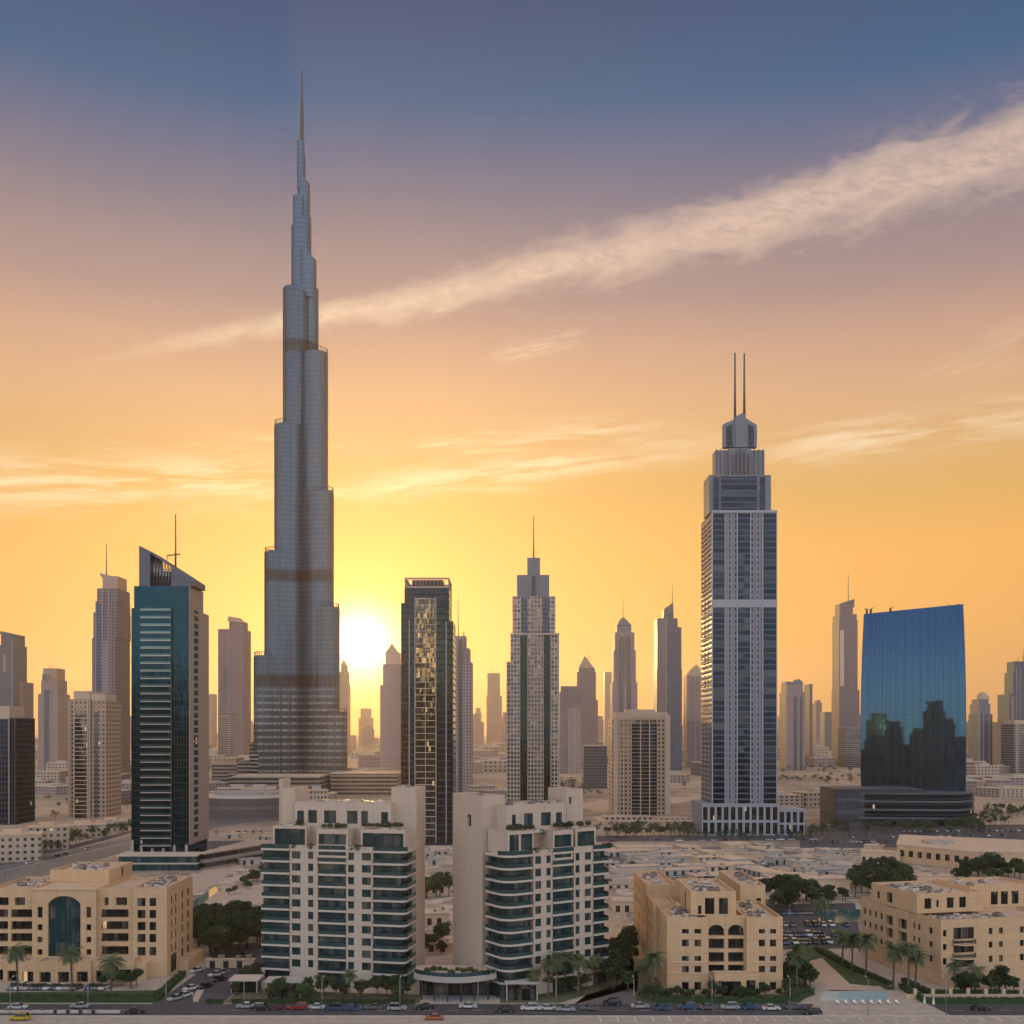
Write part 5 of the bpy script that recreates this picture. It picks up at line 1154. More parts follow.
def put(kind, x, y, sc, label, group=None, rz=None):
    p = random.choice(PROTO[kind])
    if id(p) not in USED:
        USED.add(id(p)); p.location = (x, y, 0); p.scale = (sc,)*3; p['label'] = label; p.rotation_euler = (0, 0, random.uniform(0, 6.28) if rz is None else rz)
        if group: p['group'] = group
        return p
    c = copy_thing(p, (x, y, 0), random.uniform(0, 6.28) if rz is None else rz, sc, label)
    if 'group' in c: del c['group']
    if group: c['group'] = group
    return c
random.seed(21)
FAR = MB()
def belt(kind, quad, n, s0, s1, label, group):
    """scatter over a quad given by four picture corners on the ground"""
    P4 = [Vector(G(*q)) for q in quad]
    if max(q[1] for q in quad) < 871:
        for i in range(int(n*1.5)):
            a, c = random.random(), random.random(); p = (P4[0]*(1-a)+P4[1]*a)*(1-c)+(P4[3]*(1-a)+P4[2]*a)*c; k = random.uniform(s0, s1)
            FAR.tube((p.x, p.y, 0), (p.x, p.y, 3.5*k), .22, .12, 5, 1)
            for j in range(4): leaf_cloud(FAR, p.x+random.uniform(-1.8, 1.8)*k, p.y+random.uniform(-1.8, 1.8)*k, random.uniform(3.6, 6.2)*k, random.uniform(1.2, 2.2)*k, random.uniform(.9, 1.6)*k, 26, .6*k, random)
        return
    for i in range(n):
        a, c = random.random(), random.random(); p = (P4[0]*(1-a)+P4[1]*a)*(1-c)+(P4[3]*(1-a)+P4[2]*a)*c
        put(kind, p.x, p.y, random.uniform(s0, s1), label, group)
belt('tree', [(-10, 866), (60, 851), (62, 847), (-10, 860)], 19, .7, 1.0, 'street tree in the dusty row below the low beige houses by the highway', 'trees between the beige houses and the highway')
belt('tree', [(60, 850), (128, 833), (128, 827), (66, 838)], 32, .7, 1.2, 'dark street tree below the striped beige tower beside the highway', 'trees below the striped beige tower')
belt('tree', [(196, 960), (262, 956), (262, 934), (196, 936)], 27, 1.15, 1.5, 'dark green tree in the grove between the arched window hotel and the twin block', 'grove between hotel and twin block')
belt('tree', [(206, 862), (258, 846), (262, 854), (215, 874)], 13, .4, .6, 'small tree beside the pink walkway by the teal tower', 'small trees by the walkway')
belt('tree', [(222, 896), (262, 872), (262, 884), (232, 900)], 11, .4, .6, 'small tree between the walkway and the pale plaza', 'small trees by the plaza')
belt('tree', [(594, 838), (694, 838), (694, 830), (594, 832)], 35, .8, 1.2, 'dusty tree in front of the long sandy podium', 'trees in front of the sandy podium')
belt('tree', [(693, 840), (812, 840), (812, 836), (693, 836)], 26, .45, .7, 'small tree along the road at the foot of the twin masted tower', 'trees at the foot of the twin masted tower')
belt('tree', [(808, 838), (985, 834), (985, 826), (808, 828)], 48, .8, 1.15, 'tree along the car park in front of the dark curved podium', 'trees before the curved podium')
belt('tree', [(972, 828), (1024, 826), (1024, 808), (975, 812)], 22, .8, 1.2, 'tree in the dark clump right of the curved podium', 'clump right of the curved podium')
belt('tree', [(848, 902), (905, 897), (910, 878), (855, 884)], 24, 1.0, 1.35, 'broad dark tree in the clump behind the rounded balcony block', 'clump behind the rounded balcony block')
belt('tree', [(758, 915), (812, 912), (812, 896), (758, 898)], 22, 1.0, 1.3, 'broad dark tree behind the two winged villa block', 'clump behind the two winged villa block')
belt('tree', [(812, 910), (850, 908), (850, 900), (812, 902)], 10, .6, .8, 'low green tree behind the small blue pool', 'green trees behind the small pool')
belt('tree', [(950, 884), (1024, 880), (1024, 870), (950, 874)], 22, .8, 1.2, 'dark tree between the long warehouse and the rounded balcony block', 'trees before the long warehouse')
belt('tree', [(612, 1000), (640, 992), (634, 945), (612, 950)], 18, .8, 1.1, 'dark tree left of the two winged villa block', 'trees left of the two winged villa block')
belt('tree', [(422, 905), (452, 900), (450, 885), (424, 890)], 6, .9, 1.1, 'round tree seen through the gap between the twin blocks', 'trees in the gap between the twins')
belt('tree', [(424, 960), (452, 955), (450, 940), (424, 944)], 6, .6, .8, 'small tree behind the canopy terrace', 'trees behind the canopy')
belt('tree', [(560, 800), (600, 796), (600, 790), (560, 792)], 10, .7, 1, 'distant tree on the pale ground behind the twin blocks', 'far trees behind the twins')
belt('tree', [(612, 812), (640, 810), (640, 806), (612, 808)], 6, .8, 1, 'dark tree beside the bowed beige tower', 'trees beside the bowed tower')
belt('tree', [(270, 1000), (410, 1002), (410, 995), (270, 994)], 24, .42, .62, 'low tree in the planting at the foot of the wide twin block', 'low trees before the wide twin block')
belt('tree', [(500, 1002), (600, 990), (612, 972), (520, 994)], 26, .42, .62, 'low tree in the planting at the foot of the edge on twin block', 'low trees before the edge on twin block')
belt('tree', [(640, 1002), (800, 1002), (800, 997), (640, 997)], 22, .35, .5, 'low tree in the hedge line before the two winged villa block', 'low trees before the two winged villa block')
belt('tree', [(786, 1000), (812, 990), (800, 962), (786, 966)], 13, .6, .9, 'tree at the right flank of the two winged villa block', 'trees at the right flank of the villa block')
belt('tree', [(955, 996), (1024, 993), (1024, 989), (955, 991)], 16, .55, .75, 'clipped tree in front of the rounded balcony block', 'clipped trees before the rounded balcony block')
belt('tree', [(95, 990), (140, 990), (140, 985), (100, 985)], 8, .45, .6, 'small tree on the hotel forecourt', 'small trees on the hotel forecourt')
belt('tree', [(226, 1000), (262, 985), (262, 972), (240, 984)], 13, .4, .6, 'low tree in the corner bed beside the side street', 'low trees in the corner bed')
for i, (px, py, sc, lb) in enumerate([(18, 996, 1.25, 'palm tree before the arcade, leftmost of three at the hotel'), (72, 998, 1.25, 'palm tree before the arched window, middle one of three at the hotel'), (111, 999, 1.35, 'tall palm tree right of the arched window, last of three at the hotel'),
        (548, 998, 1.0, 'palm tree in the bed before the rounded corner of the edge on twin'), (556, 996, 1.15, 'taller palm beside the rounded corner of the edge on twin'), (578, 995, 1.3, 'tall palm tree before the narrow end of the edge on twin'), (566, 992, .9, 'short palm between two tall ones at the edge on twin'),
        (596, 986, 1.0, 'palm tree at the far corner of the edge on twin'), (652, 1000, 1.35, 'broad palm left of the two winged villa block, nearest the road'), (645, 994, 1.1, 'palm half hidden behind the broad one left of the villa block'), (797, 996, 1.1, 'palm at the right corner of the two winged villa block'),
        (805, 985, 1.0, 'palm tree beside the garden path by the pool'), (842, 966, 1.25, 'palm tree nearest the car park along the stepped villa'), (852, 972, 1.2, 'second palm along the flank of the stepped villa'), (866, 976, 1.3, 'third palm along the flank of the stepped villa'),
        (893, 988, 1.3, 'leaning palm on the lawn before the stepped villa'), (908, 992, 1.25, 'palm tree close to the corner of the stepped villa'), (915, 990, 1.1, 'short palm touching the corner of the stepped villa'), (822, 936, 1.2, 'lone palm beside the car park north of the pool'), (350, 1001, .85, 'small palm in the bed before the wide twin block'), (535, 999, .8, 'small palm next to the blue entrance box'),
        (955, 994, .9, 'short palm below the rounded balconies'), (975, 993, .9, 'short palm right of the rounded balconies')]):
    x, y = G(px, py); put('palm', x, y, sc, lb)
# clipped hedges
def hedge(label, pts, w_=1.4, h_=1.3, mat='hedge_leaf'):
    P = [Vector(G(*p)) for p in pts]; rnd = random.Random(len(label)); b = MB(); mid = sum(P, Vector((0, 0)))/len(P); t_ = None
    for p, q in zip(P, P[1:]):
        L = (q-p).length; d_ = (q-p)/L; n_ = Vector((-d_.y, d_.x))
        for i in range(int(L*26)):
            c = p+d_*rnd.uniform(0, L)+n_*rnd.uniform(-w_/2, w_/2)-mid; zz = h_*(1-rnd.random()**2.2); k = rnd.uniform(.14, .28)
            a = Vector((rnd.uniform(-1, 1), rnd.uniform(-1, 1), rnd.uniform(-.6, 1))).normalized(); e = a.orthogonal().normalized(); g = a.cross(e); o_ = Vector((c.x, c.y, zz))
            b.add([o_-e*k, o_+g*k, o_+e*k, o_-g*k], [(0, 1, 2, 3)])
        a_, c_ = p-mid, q-mid; b.add([(a_-n_*w_*.42).to_3d(), (c_-n_*w_*.42).to_3d(), (c_+n_*w_*.42).to_3d(), (a_+n_*w_*.42).to_3d()]+[(v_+Vector((0, 0, h_*.85))) for v_ in ((a_-n_*w_*.42).to_3d(), (c_-n_*w_*.42).to_3d(), (c_+n_*w_*.42).to_3d(), (a_+n_*w_*.42).to_3d())], [(4, 5, 6, 7), (0, 1, 5, 4), (1, 2, 6, 5), (2, 3, 7, 6), (3, 0, 4, 7)])
    o = b.build('hedge', mat); o.location = (mid.x, mid.y, 0); tag(o, label, 'hedge'); return o
hedge('long clipped hedge along the street in front of the arched window hotel', [(-20, 1000), (155, 1001), (183, 976)], 2.2, 1.5)
hedge('clipped hedge beside the street before the wide twin block', [(232, 1003.4), (330, 1003.4), (415, 1003.4)], 1.2, 1.0)
hedge('clipped hedge before the two winged villa block', [(655, 1003), (790, 1003), (812, 994)], 1.8, 1.6)
hedge('curved hedge at the corner of the rounded balcony block', [(1050, 1003), (925, 1003), (901, 988)], 1.6, 1.4)
hedge('inner hedge against the wall of the rounded balcony block', [(1050, 996), (930, 995), (903, 982)], 1.6, 1.4)
hedge('hedge along the lawn beside the garden path', [(815, 950), (850, 968), (890, 985)], 1.6, 1.1)
hedge('hedge around the roundabout bed beside the side street', [(206, 1003), (222, 1003.2)], 1.5, 1.0)
for i in range(34): pass
# tubs on the terraces of the twins
def terrace_plants(fr, spots, label, group):
    for px, w_, z in spots:
        u = fr.u(px, w_); x, y = fr.x+u*fr.c-w_*fr.s, fr.D+u*fr.s+w_*fr.c; p = put('bush', x, y, random.uniform(.55, .95), label, group); p.location.z = z
terrace_plants(FA, [(px, 4.8+random.uniform(-.6, .6), HA+6.2 if px > 352 or px < 306 else HA+5.7) for px in (300, 324, 330, 338, 344, 364, 368, 372, 377, 382, 386, 390, 396, 400)], 'shrub on the roof terrace of the wide twin block', 'shrubs on the wide twin terrace')
terrace_plants(FB, [(px, 5+random.uniform(-.5, .5), HB+6.2) for px in (510, 514, 519, 526, 531, 556, 561, 566, 570, 580, 588)], 'shrub on the roof terrace of the edge on twin block', 'shrubs on the edge on twin terrace')
terrace_plants(FA, [(px, 1.0, HA+.02) for px in (263, 268, 294, 311, 352, 358, 366)], 'shrub on the lower terrace of the wide twin block', 'shrubs on the wide twin lower terrace')
terrace_plants(FB, [(px, 1.2, HB+.05) for px in (536, 548, 596, 600, 605, 609)], 'shrub on the lower terrace of the edge on twin block', 'shrubs on the edge on twin lower terrace')
for i in range(12):
    p = put('bush', X(455, 274)-9+i*1.6, 274-1+random.uniform(-1, 4), random.uniform(.5, .8), 'potted shrub on the canopy terrace', 'shrubs on the canopy terrace'); p.location.z = 6.7

# ------------------------------------------------------------------ cars
plain('tyre', (.02, .02, .02), .9); plain('car_glass', (.02, .03, .035), .08, .8); plain('hub', (.4, .4, .42), .3, .8); plain('head_lamp', (.7, .7, .68), .15)
plain('tail_lamp', (.35, .02, .015), .3); plain('plate', (.6, .6, .58), .6)
COL = {'white': (.62, .62, .60), 'silver': (.38, .39, .40), 'black': (.02, .02, .025), 'blue': (.03, .08, .18), 'red': (.32, .02, .03), 'grey': (.14, .145, .15), 'maroon': (.13, .015, .04), 'yellow': (.55, .38, .02), 'orange': (.45, .13, .03)}
for k_, c_ in COL.items():
    m, n, b = _mat('paint_'+k_); b.inputs['Base Color'].default_value = (*c_, 1); b.inputs['Roughness'].default_value = .28; b.inputs['Metallic'].default_value = .2; b.inputs['Coat Weight'].default_value = .6
def make_car(color, suv=False):
    t_ = thing('parked_car', 'car', 'car'); L, W_, H1, H2 = (4.7, 1.85, 1.0, 1.72) if suv else (4.5, 1.78, .86, 1.42); h = L/2
    prof = [(-h, .32), (-h, .62), (-h+.12, H1*.86), (-h+1.1, H1), (h-.75 if not suv else h-.2, H1+.04), (h-.05, H1-.06), (h, .6), (h-.03, .32)]
    b = MB()
    def ext(prof_, w0, w1, m=0):
        k = len(prof_); zmin = min(z for _, z in prof_); zmax = max(z for _, z in prof_)
        wz = lambda z: w0+(w1-w0)*(z-zmin)/(zmax-zmin)
        b_.add([(x, -wz(z)/2, z) for x, z in prof_]+[(x, wz(z)/2, z) for x, z in prof_], [tuple(range(k-1, -1, -1)), tuple(range(k, 2*k))]+[(i, (i+1) % k, k+(i+1) % k, k+i) for i in range(k)], m)
    b_ = b; ext(prof, W_, W_*.97)
    for sx in (-1, 1):                                   # wheel arches shown as dark wells, bumper lips
        b.box(sx*(h-.02)-.06, -W_*.46, .3, sx*(h-.02)+.06, W_*.46, .52)
    b.build('body', 'paint_'+color, t_)
    c = MB(); b_ = c; cb = [(-h+1.12, H1+.002), (-h+1.75, H2-.06), (-h+2.0, H2-.02), (h-1.35 if not suv else h-.6, H2-.02), (h-.8 if not suv else h-.28, H1+.03)]; ext(cb, W_*.93, W_*.74); c.build('window', 'car_glass', t_)
    rf = MB(); rf.box(-h+1.9, -W_*.36, H2-.018, h-(1.45 if not suv else .7), W_*.36, H2+.03)
    for sy in (-1, 1): rf.tube((-h+1.2, sy*W_*.455, H1+.02), (-h+1.95, sy*W_*.37, H2), .04, .04, 4); rf.tube((h-(.85 if not suv else .3), sy*W_*.455, H1+.04), (h-(1.4 if not suv else .65), sy*W_*.37, H2), .05, .05, 4); rf.tube((.15, sy*W_*.46, H1+.02), (.12, sy*W_*.375, H2), .035, .035, 4)
    rf.build('roof', 'paint_'+color, t_)
    for sx in (-1, 1):
        for sy in (-1, 1):
            w_ = MB(); x, y = sx*(h-.85), sy*(W_/2-.1); r = .34; k = 14
            pts = [(x+r*math.cos(6.283*i/k), y-.11, r+r*math.sin(6.283*i/k)) for i in range(k)]+[(x+r*math.cos(6.283*i/k), y+.13, r+r*math.sin(6.283*i/k)) for i in range(k)]
            w_.add(pts, [tuple(range(k)), tuple(range(2*k-1, k-1, -1))]+[(i+k, (i+1) % k+k, (i+1) % k, i) for i in range(k)])
            yy = y+sy*.135; pts = [(x+.2*math.cos(6.283*i/8), yy, r+.2*math.sin(6.283*i/8)) for i in range(8)]; w_.add(pts if sy < 0 else pts[::-1], [tuple(range(8))], 1)
            w_.build('wheel', ['tyre', 'hub'], t_)
    for sy in (-1, 1):
        MB().box(-h-.02, sy*W_*.34-.2, .6, -h+.06, sy*W_*.34+.2, .76).build('headlight', 'head_lamp', t_); MB().box(h-.06, sy*W_*.36-.16, .64, h+.02, sy*W_*.36+.16, .8).build('tail_light', 'tail_lamp', t_)
    return t_
CARS = {}
def car(color, suv, x, y, rz, label, group=None, small=False, z=0.03):
    k_ = (color, suv)
    if k_ not in CARS:
        CARS[k_] = make_car(color, suv); c = CARS[k_]; c.location = (x, y, z); c.rotation_euler = (0, 0, rz); c['label'] = label
    else:
        c = copy_thing(CARS[k_], (x, y, z), rz, 1, label)
        if 'group' in c: del c['group']
    if group: c['group'] = group
    return c
random.seed(5); cl = list(COL)
near_cars = [(18, 1009, 'white', 0, 'white sedan driving past the hotel hedge'), (80, 1008, 'silver', 0, 'silver sedan alone on the street before the hotel'), (135, 1013, 'black', 0, 'black saloon beside the pavement near the hotel corner'),
    (246, 1008, 'silver', 0, 'silver sedan beside the small flat roofed pavilion'), (262, 1010, 'black', 1, 'black suv just before the row of dark cars'), (280, 1009.5, 'maroon', 0, 'maroon sedan in the street before the wide twin, first of two'), (299, 1009.5, 'red', 1, 'dark red suv between maroon and white cars'),
    (316, 1009, 'white', 0, 'white sedan behind the dark red suv'), (334, 1010, 'blue', 1, 'blue suv in the middle of the queue before the wide twin'), (352, 1010, 'blue', 0, 'blue sedan following the blue suv'), (374, 1009, 'grey', 0, 'grey sedan before the right corner of the wide twin'), (397, 1010, 'silver', 1, 'silver suv at the end of the queue'),
    (425, 1009, 'black', 0, 'black sedan passing the canopy'), (468, 1008, 'white', 0, 'white sedan in front of the canopy columns'), (505, 1012, 'black', 0, 'black sedan between canopy and blue entrance box'), (530, 1010, 'white', 1, 'white suv before the blue entrance box'), (548, 1010, 'white', 0, 'white sedan just behind the white suv'),
    (566, 1011, 'silver', 0, 'silver sedan beside the bed with tall palms'), (590, 1010, 'grey', 0, 'grey sedan at the mouth of the sloping side road'), (612, 1005, 'black', 1, 'black suv turning out of the sloping side road'), (640, 1008, 'silver', 0, 'silver sedan left of the villa hedge'), (662, 1010, 'blue', 0, 'blue sedan before the broad palm'),
    (688, 1009, 'blue', 1, 'blue suv before the left wing of the villa block'), (708, 1009, 'grey', 0, 'grey sedan before the balconies of the villa block'), (730, 1009, 'silver', 1, 'silver suv opposite the villa porch'), (750, 1009, 'blue', 0, 'blue sedan right of the silver suv'), (771, 1010, 'white', 0, 'white sedan before the right wing of the villa block'), (794, 1009, 'grey', 1, 'grey suv near the pool corner'), (812, 1014, 'black', 1, 'long black suv at the edge of the pool deck'),
    (20, 1020, 'yellow', 1, 'yellow van at the very corner of the pale pavement'), (434, 1019.5, 'orange', 0, 'orange car on the pale pavement before the canopy'), (980, 1010, 'black', 0, 'black sedan on the street right of the pool deck')]
for px, py, c_, s_, lb in near_cars:
    x, y = G(px, py); car(c_, bool(s_), x, y, random.choice([0, math.pi])+random.uniform(-.02, .02), lb)
for px, py, c_, rz, lb in [(176, 1000, 'silver', 55, 'silver car low on the side street, nearest the junction'), (184, 997, 'white', 55, 'white car just above the silver one on the side street'), (191, 990, 'white', 55, 'white car beside the hotel hedge halfway up the side street'), (205, 988, 'black', 55, 'black car in the uphill lane of the side street'),
        (216, 976, 'white', 52, 'white car above the corner bed on the side street'), (222, 974, 'silver', 52, 'silver car ahead of the white one by the corner bed'), (219, 981, 'black', 52, 'black car below two pale ones on the side street'), (197, 972, 'white', 60, 'white car turning in beside the hotel garden wall'), (245, 957, 'grey', 30, 'grey car at the top of the side street under the grove')]:
    x, y = G(px, py); car(c_, False, x, y, R_(rz), lb)
def car_row(p0, p1, n, rz, label, group, skip=.15):
    a, c = Vector(G(*p0)), Vector(G(*p1))
    for i in range(n):
        if random.random() < skip: continue
        p = a+(c-a)*(i+.5)/n; car(random.choice(['white', 'silver', 'grey', 'black', 'blue', 'white']), random.random() < .4, p.x, p.y, rz+random.uniform(-.05, .05), label, group)
car_row((4, 989), (108, 989), 15, 1.4, 'car parked on the forecourt before the hotel arcade', 'cars on the hotel forecourt', .1)
for r_, (a, c) in enumerate([((740, 915), (812, 914)), ((742, 926), (850, 926)), ((760, 936), (850, 936)), ((775, 944), (835, 943))]):
    car_row(a, c, 14, 1.57, 'car parked in row %s of the car park behind the pool garden' % ('one', 'two', 'three', 'four')[r_], 'cars in parking row %d behind the pool garden' % (r_+1), .25)
for r_, (a, c) in enumerate([((810, 843), (905, 842)), ((840, 838), (1015, 836)), ((900, 832), (1020, 831))]):
    car_row(a, c, 22, 1.57, 'car in the %s row of the long car park before the curved podium' % ('front', 'middle', 'rear')[r_], 'cars in %s row before the curved podium' % ('front', 'middle', 'rear')[r_], .3)
car_row((212, 834), (330, 832), 16, 1.57, 'car parked below the curved grey hall', 'cars below the curved hall', .3)
car_row((-5, 872), (120, 842), 15, R_(62), 'car travelling on the highway left of the teal tower', 'cars on the highway', .35)
car_row((50, 884), (105, 872), 9, 1.4, 'car parked behind the hotel roof', 'cars behind the hotel', .2)
car_row((560, 842.5), (830, 840), 24, 0, 'car on the cross road behind the sandy lots', 'cars on the cross road', .35)
car_row((575, 862), (612, 858), 6, 1.2, 'car parked on the pale strip right of the twins', 'cars on the pale strip', .2)
random.seed(11)
for i in range(70):
    px, py = random.uniform(612, 860), random.uniform(848, 886); x, y = G(px, py)
    car(random.choice(['white', 'silver', 'grey', 'white', 'black']), random.random() < .5, x, y, random.choice([.3, 1.8])+random.uniform(-.1, .1), 'car standing on the sandy lots behind the villa blocks', 'cars on the sandy lots')

# ------------------------------------------------------------------ low sheds, lots and walls
plain('shed_roof', (.54, .40, .29), .9, vary=.25, scale=.3, streak=.2); plain('shed_grey', (.36, .31, .27), .9, vary=.3, scale=.3)
def shed(px, py, w_, d_, h_, rz, label, group=None, rm='shed_roof', wm='tan_light', detail=True, name='shed'):
    x, y = G(px, py); t_ = thing(name, label, 'shed', (x, y, 0), rz, group); MB().box(-w_/2, 0, 0, w_/2, d_, h_).build('wall', wm, t_)
    MB().box(-w_/2-.3, -.3, h_+.002, w_/2+.3, d_+.3, h_+.28).build('roof', rm, t_)
    if detail:
        b = MB(); n_ = max(1, int(w_/4))
        rp_ = Rep(t_, 'door', ['frame_dark'], 12)
        for i in range(n_): rp_.add('d', lambda: MB().box(0, -.04, 0, 1.6, -.002, min(2.4, h_-.4)), Matrix.Translation((-w_/2+1+i*(w_-2)/n_, 0, .05)))
        rp_.flush()
        for i in range(random.randint(1, 4)):
            a, c = random.uniform(-w_/2+.3, w_/2-2), random.uniform(.4, max(.5, d_-2)); MB().box(a, c, h_+.282, a+random.uniform(.8, 2), c+random.uniform(.8, 1.6), h_+.28+random.uniform(.5, 1.1)).build('air_conditioner', random.choice(['ac_white', 'ac_grey']), t_)
    return t_
random.seed(31)
for i in range(84):
    px, py = random.uniform(605, 860), random.uniform(848, 892)
    if 640 < px < 765 and py > 880: continue
    shed(px, py, random.uniform(8, 26), random.uniform(6, 14), random.uniform(1.2, 3.6), random.choice([.3, .3, -1.2, .15])+random.uniform(-.06, .06), 'low flat sandy shed on the lots behind the villa blocks', 'low sheds on the sandy lots', random.choice(['shed_roof', 'shed_roof', 'shed_grey']), random.choice(['tan_light', 'concrete']), detail=i % 2 == 0)
for i in range(40):
    px, py = random.uniform(212, 450), random.uniform(838, 868)
    shed(px, py, random.uniform(6, 16), random.uniform(5, 10), random.uniform(1.5, 3.5), random.uniform(-.4, .6), 'small flat building beside the walkway behind the wide twin', 'small buildings behind the wide twin', random.choice(['shed_roof', 'shed_grey']), 'concrete')
for px, py, w_, d_, h_, rz, lb in [(437, 925, 9, 8, 4, .1, 'pink roofed low house in the gap between the twins'), (436, 893, 12, 8, 3, 0, 'sandy low house behind the round tree in the gap'), (440, 952, 9, 4, 2.6, 0, 'long orange roofed shed behind the canopy'), (625, 912, 9, 10, 4, 0, 'sandy annexe between the narrow twin end and the villa block'),
        (230, 968, 14, 1, 2.4, 0, 'low garden wall under the grove'), (600, 890, 8, 14, 3.5, .2, 'low flat house hidden behind the narrow twin end'), (820, 893, 26, 11, 6, .02, 'square sandy market building left of the dark clump'), (935, 886, 16, 5, 4.5, 0, 'small pale roofed gatehouse before the long warehouse')]:
    shed(px, py, w_, d_, h_, rz, lb, name='building')
# long warehouse on the right
x, y = G(897, 862); wv = thing('warehouse', 'long sandy warehouse with a canted corner and pale flat roof', 'warehouse', (x, y, 0), 0)
pl = [(0, 0), (X(990, 560)-x, 535-y), (X(1012, 560)-x, 548-y), (X(1012, 590)-x, 640-y), (X(910, 640)-x, 660-y)]
pl = [(0, 0), (25, -32), (48, -36), (66, -34), (78, 20), (20, 50)]
MB().prism(pl, 0, 9, 0).build('wall', 'tan', wv); MB().prism([(a*1.01+(-.3), c*1.01) for a, c in pl], 9.002, 9.6, 0).build('roof', 'shed_roof', wv)
rp = Rep(wv, 'window', ['glass_room', 'frame_dark'])
for (ax, ay), (bx_, by_) in zip(pl[:3], pl[1:4]):
    L = math.hypot(bx_-ax, by_-ay); ang_ = math.atan2(by_-ay, bx_-ax); n_ = int(L/5)
    for i in range(n_):
        t_ = (i+.35)/n_; rp.add('w', pane_maker(2.4, 3.2), Matrix.Translation((ax+(bx_-ax)*t_, ay+(by_-ay)*t_, 3.4)) @ Matrix.Rotation(ang_, 4, 'Z') @ Matrix.Translation((0, -.065, 0)))
rp.flush()
MB().box(16, -2, 9.61, 30, 8, 11.2).build('rooftop_block', 'shed_grey', wv)
shed(880, 862, 20, 12, 5, -.5, 'small sandy building left of the long warehouse', name='building'); shed(873, 853, 10, 8, 4, -.5, 'sandy kiosk at the bend of the cross road', name='building')
# low beige houses beside the western highway
def house(px, py, w_, d_, h_, rz, label, mat='f_villa'):
    x, y = G(px, py); t_ = thing('house', label, 'house', (x, y, 0), rz); MB().box(-w_/2, 0, 0, w_/2, d_, h_).build('wall', mat, t_); MB().box(-w_/2-.2, -.2, h_+.002, w_/2+.2, d_+.2, h_+.5).build('roof', 'roof', t_)
    MB().box(-w_/4, d_*.3, h_+.502, w_/8, d_*.7, h_+2.6).build('stair_head', 'tan_light', t_)
    for i in range(4): a, c = random.uniform(-w_/2+1, w_/2-2), random.uniform(1, d_-2); MB().box(a, c, h_+.502, a+1.3, c+1.1, h_+1.4).build('air_conditioner', 'ac_white', t_)
    return t_
house(14, 862, 26, 16, 14, .35, 'low beige house beneath the white finned dark tower', 'f_villa'); house(48, 850, 22, 15, 13, .35, 'second low beige house beside the highway, with paired windows'); house(84, 838, 26, 14, 8, .35, 'long low house under the striped beige tower'); house(112, 832, 20, 12, 7, .35, 'last low house beside the highway before the teal tower')

# distant low buildings
random.seed(77)
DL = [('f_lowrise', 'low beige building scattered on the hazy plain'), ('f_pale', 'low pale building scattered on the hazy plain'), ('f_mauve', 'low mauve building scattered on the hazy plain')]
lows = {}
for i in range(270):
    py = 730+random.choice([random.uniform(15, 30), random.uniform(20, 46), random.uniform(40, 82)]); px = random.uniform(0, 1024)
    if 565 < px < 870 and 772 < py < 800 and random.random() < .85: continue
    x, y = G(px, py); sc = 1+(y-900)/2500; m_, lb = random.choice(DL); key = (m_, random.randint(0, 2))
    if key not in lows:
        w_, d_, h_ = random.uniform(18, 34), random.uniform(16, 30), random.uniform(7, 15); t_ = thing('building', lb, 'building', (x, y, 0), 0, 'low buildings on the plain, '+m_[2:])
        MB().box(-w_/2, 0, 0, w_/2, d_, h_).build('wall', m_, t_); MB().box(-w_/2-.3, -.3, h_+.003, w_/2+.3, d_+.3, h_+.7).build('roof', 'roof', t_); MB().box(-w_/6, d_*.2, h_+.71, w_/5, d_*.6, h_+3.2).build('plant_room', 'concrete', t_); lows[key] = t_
    else: t_ = copy_thing(lows[key], (x, y, 0))
    t_.rotation_euler = (0, 0, random.uniform(-.5, .5)); t_.scale = (sc*random.uniform(.7, 1.5),)*2+(random.uniform(.6, 1.4)*min(sc, 1.6),)
belt('tree', [(0, 822), (130, 822), (130, 800), (0, 800)], 13, .8, 1.1, 'distant tree between the western towers', 'trees between the western towers')
belt('tree', [(560, 792), (860, 786), (860, 778), (560, 782)], 38, .9, 1.3, 'distant tree dotted along the sandy plain', 'trees dotted along the sandy plain')
belt('tree', [(775, 775), (1024, 775), (1024, 768), (775, 768)], 42, 1.0, 1.5, 'distant tree in the line below the eastern towers', 'tree line below the eastern towers')
o = FAR.build('distant_woodland', ['leaf_dark', 'bark']); o['kind'] = 'stuff'
